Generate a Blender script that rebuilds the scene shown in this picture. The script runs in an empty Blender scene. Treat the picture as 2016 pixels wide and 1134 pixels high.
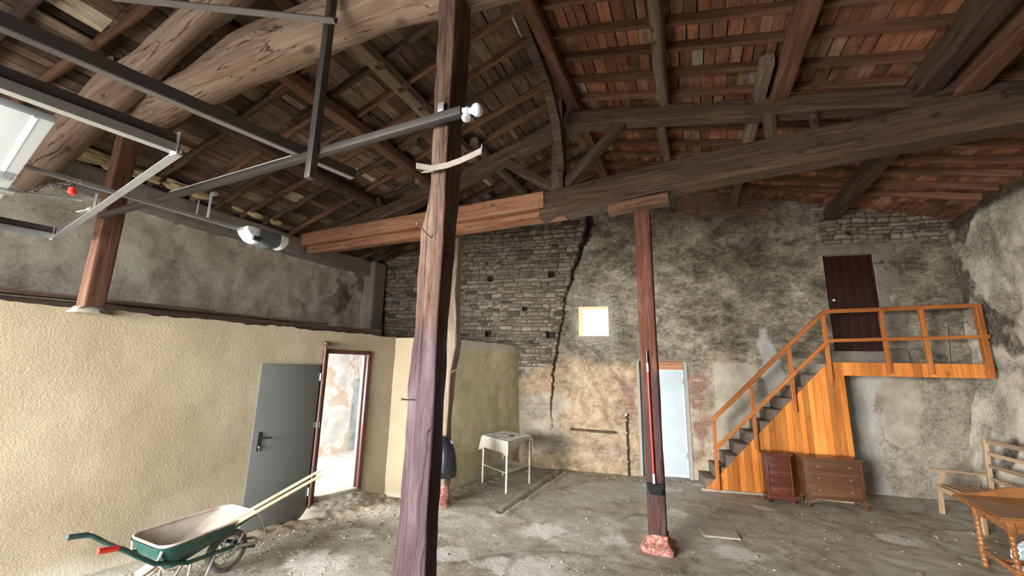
import bpy, bmesh, math, random
from mathutils import Vector, Matrix, noise
random.seed(7)
S = bpy.context.scene
COL = S.collection
V = Vector

# ------------------------------------------------------------------ camera
F_PX = 800.0; H = 2.0
yaw, pitch, roll = math.radians(23.66), math.radians(11.16), math.radians(1.085)
CF = V((-math.sin(yaw)*math.cos(pitch), math.cos(yaw)*math.cos(pitch), math.sin(pitch)))
r0 = V((math.cos(yaw), math.sin(yaw), 0)); u0 = r0.cross(CF)
CR = math.cos(roll)*r0 + math.sin(roll)*u0
CU = -math.sin(roll)*r0 + math.cos(roll)*u0
C0 = V((0, 0, H))
cam_data = bpy.data.cameras.new('camera'); cam = bpy.data.objects.new('camera', cam_data)
cam_data.sensor_width = 36.0; cam_data.lens = F_PX/2016*36; cam_data.clip_start = 0.02; cam_data.clip_end = 200
m = Matrix((CR, CU, -CF)).transposed().to_4x4(); m.translation = C0
cam.matrix_basis = m; COL.objects.link(cam); S.camera = cam

# ------------------------------------------------------------------ world, lights, exposure
S.view_settings.view_transform = 'Standard'; S.view_settings.look = 'None'
S.view_settings.gamma = 1.0; S.view_settings.use_curve_mapping = False
S.view_settings.exposure = 0.4
S.cycles.diffuse_bounces = 8; S.cycles.max_bounces = 12
W = bpy.data.worlds.new('sky'); S.world = W; W.use_nodes = True
bg = W.node_tree.nodes['Background']; bg.inputs[0].default_value = (0.86, 0.93, 1.0, 1); bg.inputs[1].default_value = 7.0
def area(name, loc, target, sx, sy, power, col=(1, 1, 1), spread=180):
    l = bpy.data.lights.new(name, 'AREA'); l.shape = 'RECTANGLE'; l.size = sx; l.size_y = sy
    l.energy = power; l.color = col; l.spread = math.radians(spread)
    o = bpy.data.objects.new(name, l); COL.objects.link(o)
    d = (V(target)-V(loc)).normalized()
    o.matrix_basis = Matrix.Translation(V(loc)) @ d.to_track_quat('-Z', 'Z').to_matrix().to_4x4()
    return o
area('garage_daylight', (-4.4, -4.8, 2.0), (-0.6, 5.0, 1.0), 4.5, 3.4, 800, (1.0, 0.985, 0.95))
area('yard_daylight', (-7.5, -10.5, 2.6), (0.4, 8.0, 1.0), 5.0, 3.6, 4600, (1.0, 0.98, 0.94))
area('window_daylight', (-1.90, 8.80, 3.02), (-2.6, 5.5, 1.2), 0.62, 0.6, 42, (1.0, 0.97, 0.9))
area('side_room_daylight', (-6.75, 4.2, 1.5), (-5.4, 7.0, 0.4), 1.6, 1.4, 420, (0.95, 0.98, 1.0))

# ------------------------------------------------------------------ pixel -> place helpers (2016 x 1134 frame)
def ray(x, y): return CR*((x-1008)/F_PX) - CU*((y-567)/F_PX) + CF
def fl(x, y, z=0.0):
    d = ray(x, y); return C0 + d*((z-H)/d.z)
def aY(x, y, Y):
    d = ray(x, y); return C0 + d*(Y/d.y)
def pl(x, y, a, b):
    a = V(a[:2]); b = V(b[:2]); n = V((-(b-a).y, (b-a).x)); d = ray(x, y)
    return C0 + d*(n.dot(a)/n.dot(d.xy))

# ------------------------------------------------------------------ node helpers
class NT:
    def __init__(s, name):
        s.m = bpy.data.materials.new(name); s.m.use_nodes = True
        s.t = s.m.node_tree; s.b = s.t.nodes['Principled BSDF']
        s.tc = s.n('ShaderNodeTexCoord')
    def n(s, k, **kw):
        n = s.t.nodes.new(k)
        for a, v in kw.items(): setattr(n, a, v)
        return n
    def l(s, a, b): s.t.links.new(a, b)
    def coord(s, scale=(1, 1, 1), src='Object', rot=(0, 0, 0)):
        mp = s.n('ShaderNodeMapping'); s.l(s.tc.outputs[src], mp.inputs[0])
        mp.inputs['Scale'].default_value = scale; mp.inputs['Rotation'].default_value = rot
        return mp.outputs[0]
    def noise(s, vec, scale, detail=4, rough=0.6, dist=0.0):
        n = s.n('ShaderNodeTexNoise'); s.l(vec, n.inputs['Vector'])
        n.inputs['Scale'].default_value = scale; n.inputs['Detail'].default_value = detail
        n.inputs['Roughness'].default_value = rough; n.inputs['Distortion'].default_value = dist
        return n.outputs['Fac']
    def vor(s, vec, scale, feature='F1', out='Distance'):
        n = s.n('ShaderNodeTexVoronoi', feature=feature); s.l(vec, n.inputs['Vector'])
        n.inputs['Scale'].default_value = scale; return n.outputs[out]
    def ramp(s, fac, stops, mode='LINEAR'):
        r = s.n('ShaderNodeValToRGB'); s.l(fac, r.inputs[0]); cr = r.color_ramp; cr.interpolation = mode
        while len(cr.elements) < len(stops): cr.elements.new(0.5)
        for e, (p, c) in zip(cr.elements, stops):
            e.position = p; e.color = (*c, 1) if len(c) == 3 else c
        return r.outputs[0]
    def mix(s, fac, a, b, mode='MIX'):
        n = s.n('ShaderNodeMix', data_type='RGBA', blend_type=mode)
        for k, v in ((0, fac), (6, a), (7, b)):
            if hasattr(v, 'links'): s.l(v, n.inputs[k])
            elif k == 0: n.inputs[0].default_value = v
            else: n.inputs[k].default_value = (*v, 1)
        return n.outputs[2]
    def math(s, op, a, b=0.0, c=None, clamp=False):
        n = s.n('ShaderNodeMath', operation=op); n.use_clamp = clamp
        for k, v in enumerate((a, b, c)):
            if v is None: continue
            if hasattr(v, 'links'): s.l(v, n.inputs[k])
            else: n.inputs[k].default_value = v
        return n.outputs[0]
    def attr(s, name, out='Fac'):
        n = s.n('ShaderNodeAttribute', attribute_name=name); return n.outputs[out]
    def bump(s, h, strength, dist, prev=None):
        n = s.n('ShaderNodeBump'); s.l(h, n.inputs['Height'])
        n.inputs['Strength'].default_value = strength; n.inputs['Distance'].default_value = dist
        if prev is not None: s.l(prev, n.inputs['Normal'])
        return n.outputs[0]
    def out(s, col, rough=0.9, nrm=None, metal=0.0, spec=0.3):
        if hasattr(col, 'links'): s.l(col, s.b.inputs['Base Color'])
        else: s.b.inputs['Base Color'].default_value = (*col, 1)
        if hasattr(rough, 'links'): s.l(rough, s.b.inputs['Roughness'])
        else: s.b.inputs['Roughness'].default_value = rough
        s.b.inputs['Metallic'].default_value = metal
        s.b.inputs['Specular IOR Level'].default_value = spec
        if nrm is not None: s.l(nrm, s.b.inputs['Normal'])
        return s.m

def scl(c, k): return tuple(x*k for x in c)
def wood(name, dark, mid, light, axis=0, grain=1.0, rough=0.8, bump=0.35, knots=True, island=0.0, vary=0.25, spec=0.25, crack=0.6):
    t = NT(name)
    sc = [14*grain]*3; sc[axis] = 0.9*grain
    sh = [3.0*grain]*3; sh[axis] = 0.5*grain
    oi = t.n('ShaderNodeObjectInfo')
    add = t.n('ShaderNodeVectorMath', operation='ADD'); t.l(t.tc.outputs['Object'], add.inputs[0]); 
    cmb = t.n('ShaderNodeCombineXYZ'); t.l(t.math('MULTIPLY', oi.outputs['Random'], 37.0), cmb.inputs[0]); t.l(t.math('MULTIPLY', oi.outputs['Random'], 11.0), cmb.inputs[1])
    t.l(cmb.outputs[0], add.inputs[1])
    if island:
        gi = t.n('ShaderNodeNewGeometry'); c2 = t.n('ShaderNodeCombineXYZ')
        for k in range(3): t.l(t.math('MULTIPLY', gi.outputs['Random Per Island'], 50.0+k*9), c2.inputs[k])
        a2 = t.n('ShaderNodeVectorMath', operation='ADD'); t.l(add.outputs[0], a2.inputs[0]); t.l(c2.outputs[0], a2.inputs[1]); add = a2
    def mp(s):
        q = t.n('ShaderNodeMapping'); t.l(add.outputs[0], q.inputs[0]); q.inputs['Scale'].default_value = s; return q.outputs[0]
    g = t.noise(mp(sc), 1.0, 6, 0.65, 1.2); bl = t.noise(mp(sh), 1.0, 3, 0.6, 0.6)
    f = t.math('ADD', t.math('MULTIPLY', g, 0.6), t.math('MULTIPLY', bl, 0.4))
    col = t.ramp(f, [(0.3, dark), (0.47, mid), (0.68, light)])
    hgt = g
    if crack:
        sk = [9*grain]*3; sk[axis] = 0.35*grain
        ck = t.noise(mp(sk), 1.0, 5, 0.5, 2.0)
        ckm = t.ramp(ck, [(0.485, (0, 0, 0)), (0.5, (1, 1, 1)), (0.515, (0, 0, 0))])
        col = t.mix(t.math('MULTIPLY', ckm, crack), col, scl(dark, 0.35))
        hgt = t.math('SUBTRACT', g, t.math('MULTIPLY', ckm, 0.5*crack))
    if knots:
        sv = [5.0*grain]*3; sv[axis] = 2.6*grain
        vd = t.vor(mp(sv), 1.0); km = t.ramp(vd, [(0.07, (1, 1, 1)), (0.17, (0, 0, 0))])
        col = t.mix(t.math('MULTIPLY', km, 0.7), col, scl(dark, 0.6))
    v = t.math('MULTIPLY_ADD', oi.outputs['Random'], vary, 1-vary/2)
    if island:
        v = t.math('MULTIPLY', v, t.math('MULTIPLY_ADD', gi.outputs['Random Per Island'], island, 1-island/2))
    sat = t.n('ShaderNodeMix', data_type='RGBA', blend_type='MULTIPLY'); sat.inputs[0].default_value = 1
    t.l(col, sat.inputs[6]); cv = t.n('ShaderNodeCombineColor')
    for k in range(3): t.l(v, cv.inputs[k])
    t.l(cv.outputs[0], sat.inputs[7])
    return t.out(sat.outputs[2], rough, t.bump(hgt, bump, 0.012), 0, spec)

def plain(name, c, rough=0.6, metal=0.0, spec=0.4, dirt=0.25, dcol=None, scale=12, bump=0.1):
    t = NT(name); v = t.coord()
    n = t.noise(v, scale, 5, 0.65)
    f = t.ramp(n, [(0.45, (0, 0, 0)), (0.75, (1, 1, 1))])
    col = t.mix(t.math('MULTIPLY', f, dirt), c, dcol or scl(c, 0.35))
    return t.out(col, rough, t.bump(n, bump, 0.003), metal, spec)

M = {}
M['old_wood'] = wood('old_wood', (0.03, 0.018, 0.012), (0.075, 0.046, 0.031), (0.15, 0.1, 0.07), crack=0.9)
M['grey_wood'] = wood('grey_wood', (0.07, 0.048, 0.036), (0.16, 0.115, 0.083), (0.3, 0.23, 0.17))
M['log_wood'] = wood('log_wood', (0.090, 0.050, 0.036), (0.224, 0.146, 0.103), (0.381, 0.286, 0.213), grain=0.7, crack=1.0, bump=0.5)
M['red_wood'] = wood('red_wood', (0.06, 0.027, 0.018), (0.14, 0.067, 0.043), (0.25, 0.135, 0.09))
M['grey_wood_upright'] = wood('grey_wood_upright', (0.07, 0.048, 0.036), (0.16, 0.115, 0.083), (0.3, 0.23, 0.17), axis=2)
M['red_wood_upright'] = wood('red_wood_upright', (0.06, 0.027, 0.018), (0.14, 0.067, 0.043), (0.25, 0.135, 0.09), axis=2)
M['orange_beam'] = wood('orange_beam', (0.150, 0.062, 0.035), (0.325, 0.150, 0.083), (0.500, 0.275, 0.163))
M['rafter_wood'] = wood('rafter_wood', (0.05, 0.024, 0.016), (0.13, 0.065, 0.038), (0.26, 0.14, 0.085))
M['pine'] = wood('pine', (0.34, 0.09, 0.018), (0.56, 0.185, 0.035), (0.74, 0.31, 0.075), axis=2, grain=0.9, rough=0.35, bump=0.1, island=0.75, vary=0, spec=0.5, crack=0.25)
M['rail_wood'] = wood('rail_wood', (0.200, 0.048, 0.012), (0.368, 0.112, 0.024), (0.496, 0.192, 0.048), rough=0.4, bump=0.1, spec=0.5, crack=0.3)
M['mahogany'] = wood('mahogany', (0.053, 0.013, 0.009), (0.098, 0.026, 0.017), (0.150, 0.045, 0.028), rough=0.35, bump=0.06, knots=False, crack=0, spec=0.5)
M['walnut'] = wood('walnut', (0.051, 0.022, 0.011), (0.093, 0.041, 0.020), (0.138, 0.066, 0.033), rough=0.35, bump=0.06, knots=False, crack=0, spec=0.5)
M['oak'] = wood('oak', (0.124, 0.043, 0.012), (0.248, 0.099, 0.031), (0.341, 0.155, 0.056), rough=0.3, bump=0.06, knots=False, crack=0.2, spec=0.6)
M['pale_wood'] = wood('pale_wood', (0.2, 0.13, 0.075), (0.38, 0.26, 0.16), (0.55, 0.4, 0.27), rough=0.75, bump=0.15, knots=False)
M['handle_wood'] = wood('handle_wood', (0.5, 0.3, 0.14), (0.68, 0.45, 0.24), (0.8, 0.58, 0.34), rough=0.6, bump=0.05, knots=False, crack=0.1)

def deck_mat(name, stops, axis=1):
    t = NT(name); gi = t.n('ShaderNodeNewGeometry'); r = gi.outputs['Random Per Island']
    base = t.ramp(r, stops, 'CONSTANT')
    sc = [16]*3; sc[axis] = 3
    g = t.noise(t.coord(tuple(sc)), 1.0, 5, 0.65, 0.8)
    b2 = t.noise(t.coord(), 1.6, 3)
    k = t.ramp(t.math('MULTIPLY', t.math('ADD', g, b2), 0.5), [(0.35, (0.35, 0.33, 0.31)), (0.52, (0.9, 0.9, 0.9)), (0.65, (1.45, 1.4, 1.35))])
    return t.out(t.mix(1.0, base, k, 'MULTIPLY'), 0.9, t.bump(g, 0.4, 0.01), 0, 0.15)
M['deck_red'] = deck_mat('terracotta_boards', [(0, (0.216, 0.103, 0.061)), (0.2, (0.297, 0.131, 0.079)), (0.4, (0.182, 0.096, 0.064)), (0.55, (0.365, 0.160, 0.096)), (0.72, (0.251, 0.131, 0.086)), (0.86, (0.331, 0.194, 0.129)), (0.985, (0.389, 0.331, 0.274))])
M['deck_grey'] = deck_mat('weathered_boards', [(0, (0.135, 0.094, 0.068)), (0.2, (0.203, 0.135, 0.098)), (0.42, (0.101, 0.068, 0.051)), (0.6, (0.237, 0.169, 0.124)), (0.75, (0.169, 0.105, 0.074)), (0.88, (0.287, 0.212, 0.152)), (0.985, (0.642, 0.524, 0.389))])

def wall_mat():
    """masonry: vertex masks stone / ochre / brick / cement / rowshade laid out as material regions"""
    t = NT('old_masonry'); v = t.coord()
    st = t.coord((0.75, 0.75, 1.25))
    n1 = t.noise(v, 1.4, 5, 0.6); n2 = t.noise(st, 3.6, 10, 0.8, 0.35); n3 = t.noise(v, 24, 4, 0.6)
    plaster = t.ramp(n2, [(0.36, (0.11, 0.093, 0.073)), (0.45, (0.21, 0.18, 0.143)), (0.53, (0.32, 0.282, 0.222)), (0.66, (0.48, 0.435, 0.35))])
    soot = t.ramp(n1, [(0.38, (0.55, 0.53, 0.5)), (0.6, (1, 1, 1))])
    plaster = t.mix(1.0, plaster, soot, 'MULTIPLY')
    fine = t.noise(t.coord((1, 1, 1.6)), 13, 8, 0.8, 0.2)
    plaster = t.mix(0.8, plaster, t.ramp(fine, [(0.36, (0.45, 0.43, 0.4)), (0.5, (1.0, 1.0, 1.0)), (0.64, (1.5, 1.48, 1.42))]), 'MULTIPLY')
    ochre = t.ramp(t.noise(v, 6, 9, 0.78, 0.2), [(0.36, (0.204, 0.140, 0.085)), (0.47, (0.340, 0.251, 0.162)), (0.56, (0.442, 0.340, 0.230)), (0.7, (0.544, 0.442, 0.323))])
    cement = t.ramp(t.noise(v, 3, 6, 0.6), [(0.3, (0.3, 0.26, 0.205)), (0.5, (0.42, 0.37, 0.3)), (0.7, (0.53, 0.48, 0.4))])
    pale = t.ramp(t.noise(v, 2.5, 5, 0.6), [(0.3, (0.34, 0.33, 0.3)), (0.7, (0.5, 0.49, 0.45))])
    rnd = t.attr('stone_tone')
    stone = t.ramp(rnd, [(0, (0.07, 0.06, 0.05)), (0.12, (0.2, 0.168, 0.135)), (0.5, (0.26, 0.22, 0.175)), (1.0, (0.36, 0.31, 0.25))])
    stone = t.mix(0.55, stone, t.ramp(n2, [(0.3, (0.35, 0.33, 0.3)), (0.7, (1.5, 1.5, 1.45))]), 'MULTIPLY')
    brick = t.ramp(rnd, [(0, (0.2, 0.16, 0.13)), (0.2, (0.25, 0.14, 0.1)), (0.6, (0.33, 0.19, 0.135)), (1, (0.42, 0.28, 0.2))])
    brick = t.mix(0.2, brick, plaster)
    c = plaster
    edge = t.math('MULTIPLY', t.math('SUBTRACT', n3, 0.5), 1.1)
    def msk(name):
        a = t.math('ADD', t.attr(name), edge)
        return t.ramp(a, [(0.2, (0, 0, 0)), (0.8, (1, 1, 1))])
    c = t.mix(msk('m_ochre'), c, ochre)
    c = t.mix(msk('m_cement'), c, cement)
    c = t.mix(msk('m_pale'), c, pale)
    lime = t.ramp(t.noise(v, 4.5, 9, 0.75), [(0.3, (0.456, 0.408, 0.324)), (0.45, (0.672, 0.612, 0.504)), (0.7, (0.816, 0.756, 0.636))])
    c = t.mix(msk('m_lime'), c, lime)
    c = t.mix(msk('m_stone'), c, stone)
    c = t.mix(msk('m_brick'), c, brick)
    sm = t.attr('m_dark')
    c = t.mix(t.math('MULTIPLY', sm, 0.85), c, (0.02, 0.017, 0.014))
    h = t.math('ADD', t.math('MULTIPLY', n2, 1.0), t.math('MULTIPLY', n3, 0.35))
    return t.out(c, 0.95, t.bump(h, 0.75, 0.05), 0, 0.15)
M['masonry'] = wall_mat()

def render_mat():
    t = NT('yellow_render'); v = t.coord()
    n1 = t.noise(v, 0.9, 4, 0.55); n2 = t.noise(v, 48, 4, 0.65, 0.6); n3 = t.noise(v, 9, 4, 0.6)
    c = t.ramp(n1, [(0.35, (0.280, 0.228, 0.148)), (0.5, (0.324, 0.268, 0.180)), (0.65, (0.360, 0.300, 0.204))])
    c = t.mix(t.attr('m_cream'), c, t.ramp(t.noise(v, 6, 5), [(0.4, (0.5, 0.45, 0.28)), (0.6, (0.62, 0.57, 0.37))]))
    c = t.mix(t.attr('m_grey'), c, (0.5, 0.46, 0.38))
    h = t.math('ADD', t.math('MULTIPLY', n2, 1.0), t.math('MULTIPLY', n3, 0.3))
    return t.out(c, 0.9, t.bump(h, 0.6, 0.016), 0, 0.2)
M['render'] = render_mat()

def floor_mat():
    t = NT('worn_floor'); v = t.coord()
    n1 = t.noise(v, 0.55, 6, 0.62, 0.8); n2 = t.noise(v, 3.4, 9, 0.75, 0.4); n3 = t.noise(v, 30, 3, 0.6)
    c = t.ramp(n2, [(0.36, (0.21, 0.178, 0.135)), (0.5, (0.32, 0.28, 0.215)), (0.64, (0.43, 0.39, 0.31))])
    c = t.mix(t.ramp(n1, [(0.44, (0, 0, 0)), (0.56, (0.75, 0.75, 0.75))]), c, t.ramp(n2, [(0.3, (0.32, 0.295, 0.24)), (0.7, (0.5, 0.475, 0.4))]))
    w = t.attr('m_white'); wm = t.ramp(t.math('ADD', w, t.math('MULTIPLY', t.math('SUBTRACT', n2, 0.5), 1.4)), [(0.45, (0, 0, 0)), (0.62, (1, 1, 1))])
    c = t.mix(t.math('MULTIPLY', wm, 0.85), c, (0.6, 0.58, 0.53))
    c = t.mix(t.attr('m_earth'), c, t.ramp(t.noise(v, 12, 5, 0.7), [(0.35, (0.15, 0.11, 0.07)), (0.65, (0.36, 0.28, 0.19))]))
    c = t.mix(t.math('MULTIPLY', t.attr('m_dark'), 0.8), c, (0.05, 0.04, 0.03))
    vd = t.vor(t.coord(), 1.1, 'DISTANCE_TO_EDGE'); 
    h = t.math('ADD', t.math('MULTIPLY', n2, 0.8), t.math('MULTIPLY', n3, 0.25))
    rg = t.ramp(n1, [(0.4, (0.8, 0.8, 0.8)), (0.6, (0.55, 0.55, 0.55))])
    return t.out(c, rg, t.bump(h, 0.6, 0.04), 0, 0.35)
M['floor'] = floor_mat()
def room_mat():
    t = NT('peeling_plaster'); v = t.coord()
    n = t.noise(v, 1.6, 6, 0.65, 0.5)
    c = t.ramp(n, [(0.46, (0.62, 0.5, 0.4)), (0.49, (0.8, 0.79, 0.76)), (0.53, (0.62, 0.62, 0.6))])
    blue = t.ramp(t.noise(v, 4, 5), [(0.35, (0.26, 0.3, 0.31)), (0.65, (0.45, 0.49, 0.5))])
    c = t.mix(t.attr('m_blue'), c, blue)
    return t.out(c, 0.9, t.bump(n, 0.3, 0.02), 0, 0.2)
M['room_plaster'] = room_mat()

M['grey_paint'] = plain('grey_door_paint', (0.119, 0.123, 0.115), 0.38, 0.1, 0.5, 0.12)
M['white_paint'] = plain('white_door_paint', (0.450, 0.522, 0.558), 0.5, 0, 0.5, 0.3, (0.306, 0.369, 0.405), 5)
M['brown_paint'] = plain('dark_brown_paint', (0.027, 0.008, 0.008), 0.4, 0, 0.4, 0.2)
M['frame_brown'] = plain('door_frame_brown', (0.1, 0.035, 0.025), 0.5, 0, 0.4, 0.4, (0.03, 0.012, 0.01))
M['steel_dark'] = plain('dark_steel', (0.07, 0.062, 0.06), 0.5, 0.2, 0.5, 0.3)
M['steel_grey'] = plain('grey_steel', (0.26, 0.24, 0.23), 0.5, 0.2, 0.5, 0.3)
M['galv'] = plain('galvanised_steel', (0.55, 0.58, 0.6), 0.38, 0.75, 0.5, 0.2)
M['rust'] = plain('rusty_iron', (0.2, 0.13, 0.1), 0.8, 0.2, 0.3, 0.6, (0.1, 0.05, 0.03))
M['rust_strap'] = plain('weathered_iron_strap', (0.252, 0.216, 0.186), 0.7, 0.2, 0.3, 0.5)
M['white_plastic'] = plain('white_plastic', (0.75, 0.77, 0.78), 0.4, 0, 0.5, 0.15)
M['dark_plastic'] = plain('dark_grey_plastic', (0.07, 0.08, 0.09), 0.4, 0, 0.5, 0.1)
M['black_plastic'] = plain('black_plastic', (0.012, 0.014, 0.017), 0.25, 0, 0.6, 0.1)
M['red_plastic'] = plain('red_plastic', (0.62, 0.035, 0.02), 0.4, 0, 0.5, 0.1)
M['door_panel'] = plain('white_panel', (0.576, 0.624, 0.672), 0.45, 0, 0.5, 0.1)
M['porcelain'] = plain('white_lamp_shell', (0.62, 0.66, 0.68), 0.35, 0, 0.5, 0.2)
M['glass_bulb'] = plain('bulb_glass', (0.68, 0.74, 0.78), 0.15, 0, 0.8, 0.05)
M['green_paint'] = plain('green_barrow_paint', (0.012, 0.068, 0.056), 0.45, 0.2, 0.4, 0.75, (0.144, 0.144, 0.120), 6)
M['tray_inside'] = plain('cement_stained_tray', (0.55, 0.48, 0.4), 0.85, 0.1, 0.2, 0.6, (0.28, 0.2, 0.17), 9, 0.4)
M['rubber'] = plain('tyre_rubber', (0.13, 0.12, 0.11), 0.8, 0, 0.3, 0.4, (0.3, 0.27, 0.23))
M['cream_metal'] = plain('dusty_cream_metal', (0.5, 0.46, 0.38), 0.6, 0.2, 0.4, 0.5)
M['blue_paint'] = plain('blue_paint', (0.06, 0.07, 0.25), 0.5, 0, 0.4, 0.4)
M['concrete'] = plain('rough_concrete', (0.36, 0.32, 0.26), 0.95, 0, 0.2, 0.7, (0.16, 0.13, 0.1), 8, 0.8)
M['stone_block'] = plain('stone_block', (0.2, 0.175, 0.145), 0.95, 0, 0.2, 0.6, (0.1, 0.085, 0.07), 7, 0.6)
M['pilaster'] = plain('rough_concrete_pillar', (0.3, 0.27, 0.23), 0.95, 0, 0.2, 0.6, (0.13, 0.11, 0.09), 4, 0.8)
M['red_base'] = plain('chipped_red_paint', (0.22, 0.065, 0.05), 0.7, 0, 0.3, 0.95, (0.6, 0.4, 0.32), 26, 0.6)
M['foam'] = plain('yellow_foam', (0.6, 0.5, 0.28), 0.95, 0, 0.1, 0.5, (0.3, 0.22, 0.12), 10, 0.8)
M['cream_wood'] = plain('cream_window_wood', (0.75, 0.58, 0.33), 0.6, 0, 0.3, 0.2)
M['brass'] = plain('brass_knob', (0.55, 0.45, 0.3), 0.3, 0.8, 0.5, 0.1)
M['white_bag'] = plain('pale_blue_plastic_bag', (0.6, 0.7, 0.76), 0.5, 0, 0.4, 0.2)
M['string'] = plain('straw_string', (0.55, 0.48, 0.35), 0.9, 0, 0.1, 0.2)
M['pipe'] = plain('brown_pipe', (0.05, 0.03, 0.02), 0.6, 0, 0.3, 0.3)

def post_mat(name, low, mid, top, zc, axis=2):
    """bare hewn wood above a painted lower length (paint line at height zc)"""
    t = NT(name); g = t.noise(t.coord((13, 13, 1.3)), 1.0, 6, 0.65, 1.6); b = t.noise(t.coord((4, 4, 1.2)), 1.0, 4, 0.6, 0.8)
    f = t.math('ADD', t.math('MULTIPLY', g, 0.55), t.math('MULTIPLY', b, 0.45))
    wood_c = t.ramp(f, [(0.34, top[0]), (0.48, top[1]), (0.62, top[2])])
    paint = t.ramp(f, [(0.34, low[0]), (0.5, low[1]), (0.66, low[2])])
    sx = t.n('ShaderNodeSeparateXYZ'); t.l(t.tc.outputs['Object'], sx.inputs[0])
    zz = t.math('ADD', sx.outputs[2], t.math('MULTIPLY', t.math('SUBTRACT', b, 0.5), 0.25))
    mk = t.math('SUBTRACT', 1.0, t.math('SMOOTH_MAX', 0.0, t.math('MINIMUM', 1.0, t.math('MULTIPLY_ADD', t.math('SUBTRACT', zz, zc), 7.0, 0.5)), 0.001), clamp=True)
    c = t.mix(mk, wood_c, paint)
    ck = t.ramp(t.noise(t.coord((7, 7, 0.3)), 1.0, 5, 0.5, 1.5), [(0.488, (0, 0, 0)), (0.5, (1, 1, 1)), (0.512, (0, 0, 0))])
    c = t.mix(t.math('MULTIPLY', ck, 0.7), c, (0.03, 0.015, 0.012))
    h = t.math('SUBTRACT', f, t.math('MULTIPLY', ck, 0.5))
    rg = t.math('SUBTRACT', 0.85, t.math('MULTIPLY', mk, 0.25))
    return t.out(c, rg, t.bump(h, 0.7, 0.02), 0, 0.15)
M['front_post'] = post_mat('hewn_post_purple_foot', [(0.022, 0.011, 0.013), (0.05, 0.028, 0.033), (0.105, 0.072, 0.08)], None, [(0.035, 0.018, 0.013), (0.09, 0.053, 0.039), (0.17, 0.115, 0.09)], 2.2)
M['mid_post'] = post_mat('squared_post_purple_foot', [(0.034, 0.015, 0.015), (0.059, 0.027, 0.025), (0.099, 0.054, 0.050)], None, [(0.065, 0.022, 0.015), (0.109, 0.042, 0.027), (0.164, 0.074, 0.050)], 2.0)

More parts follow.
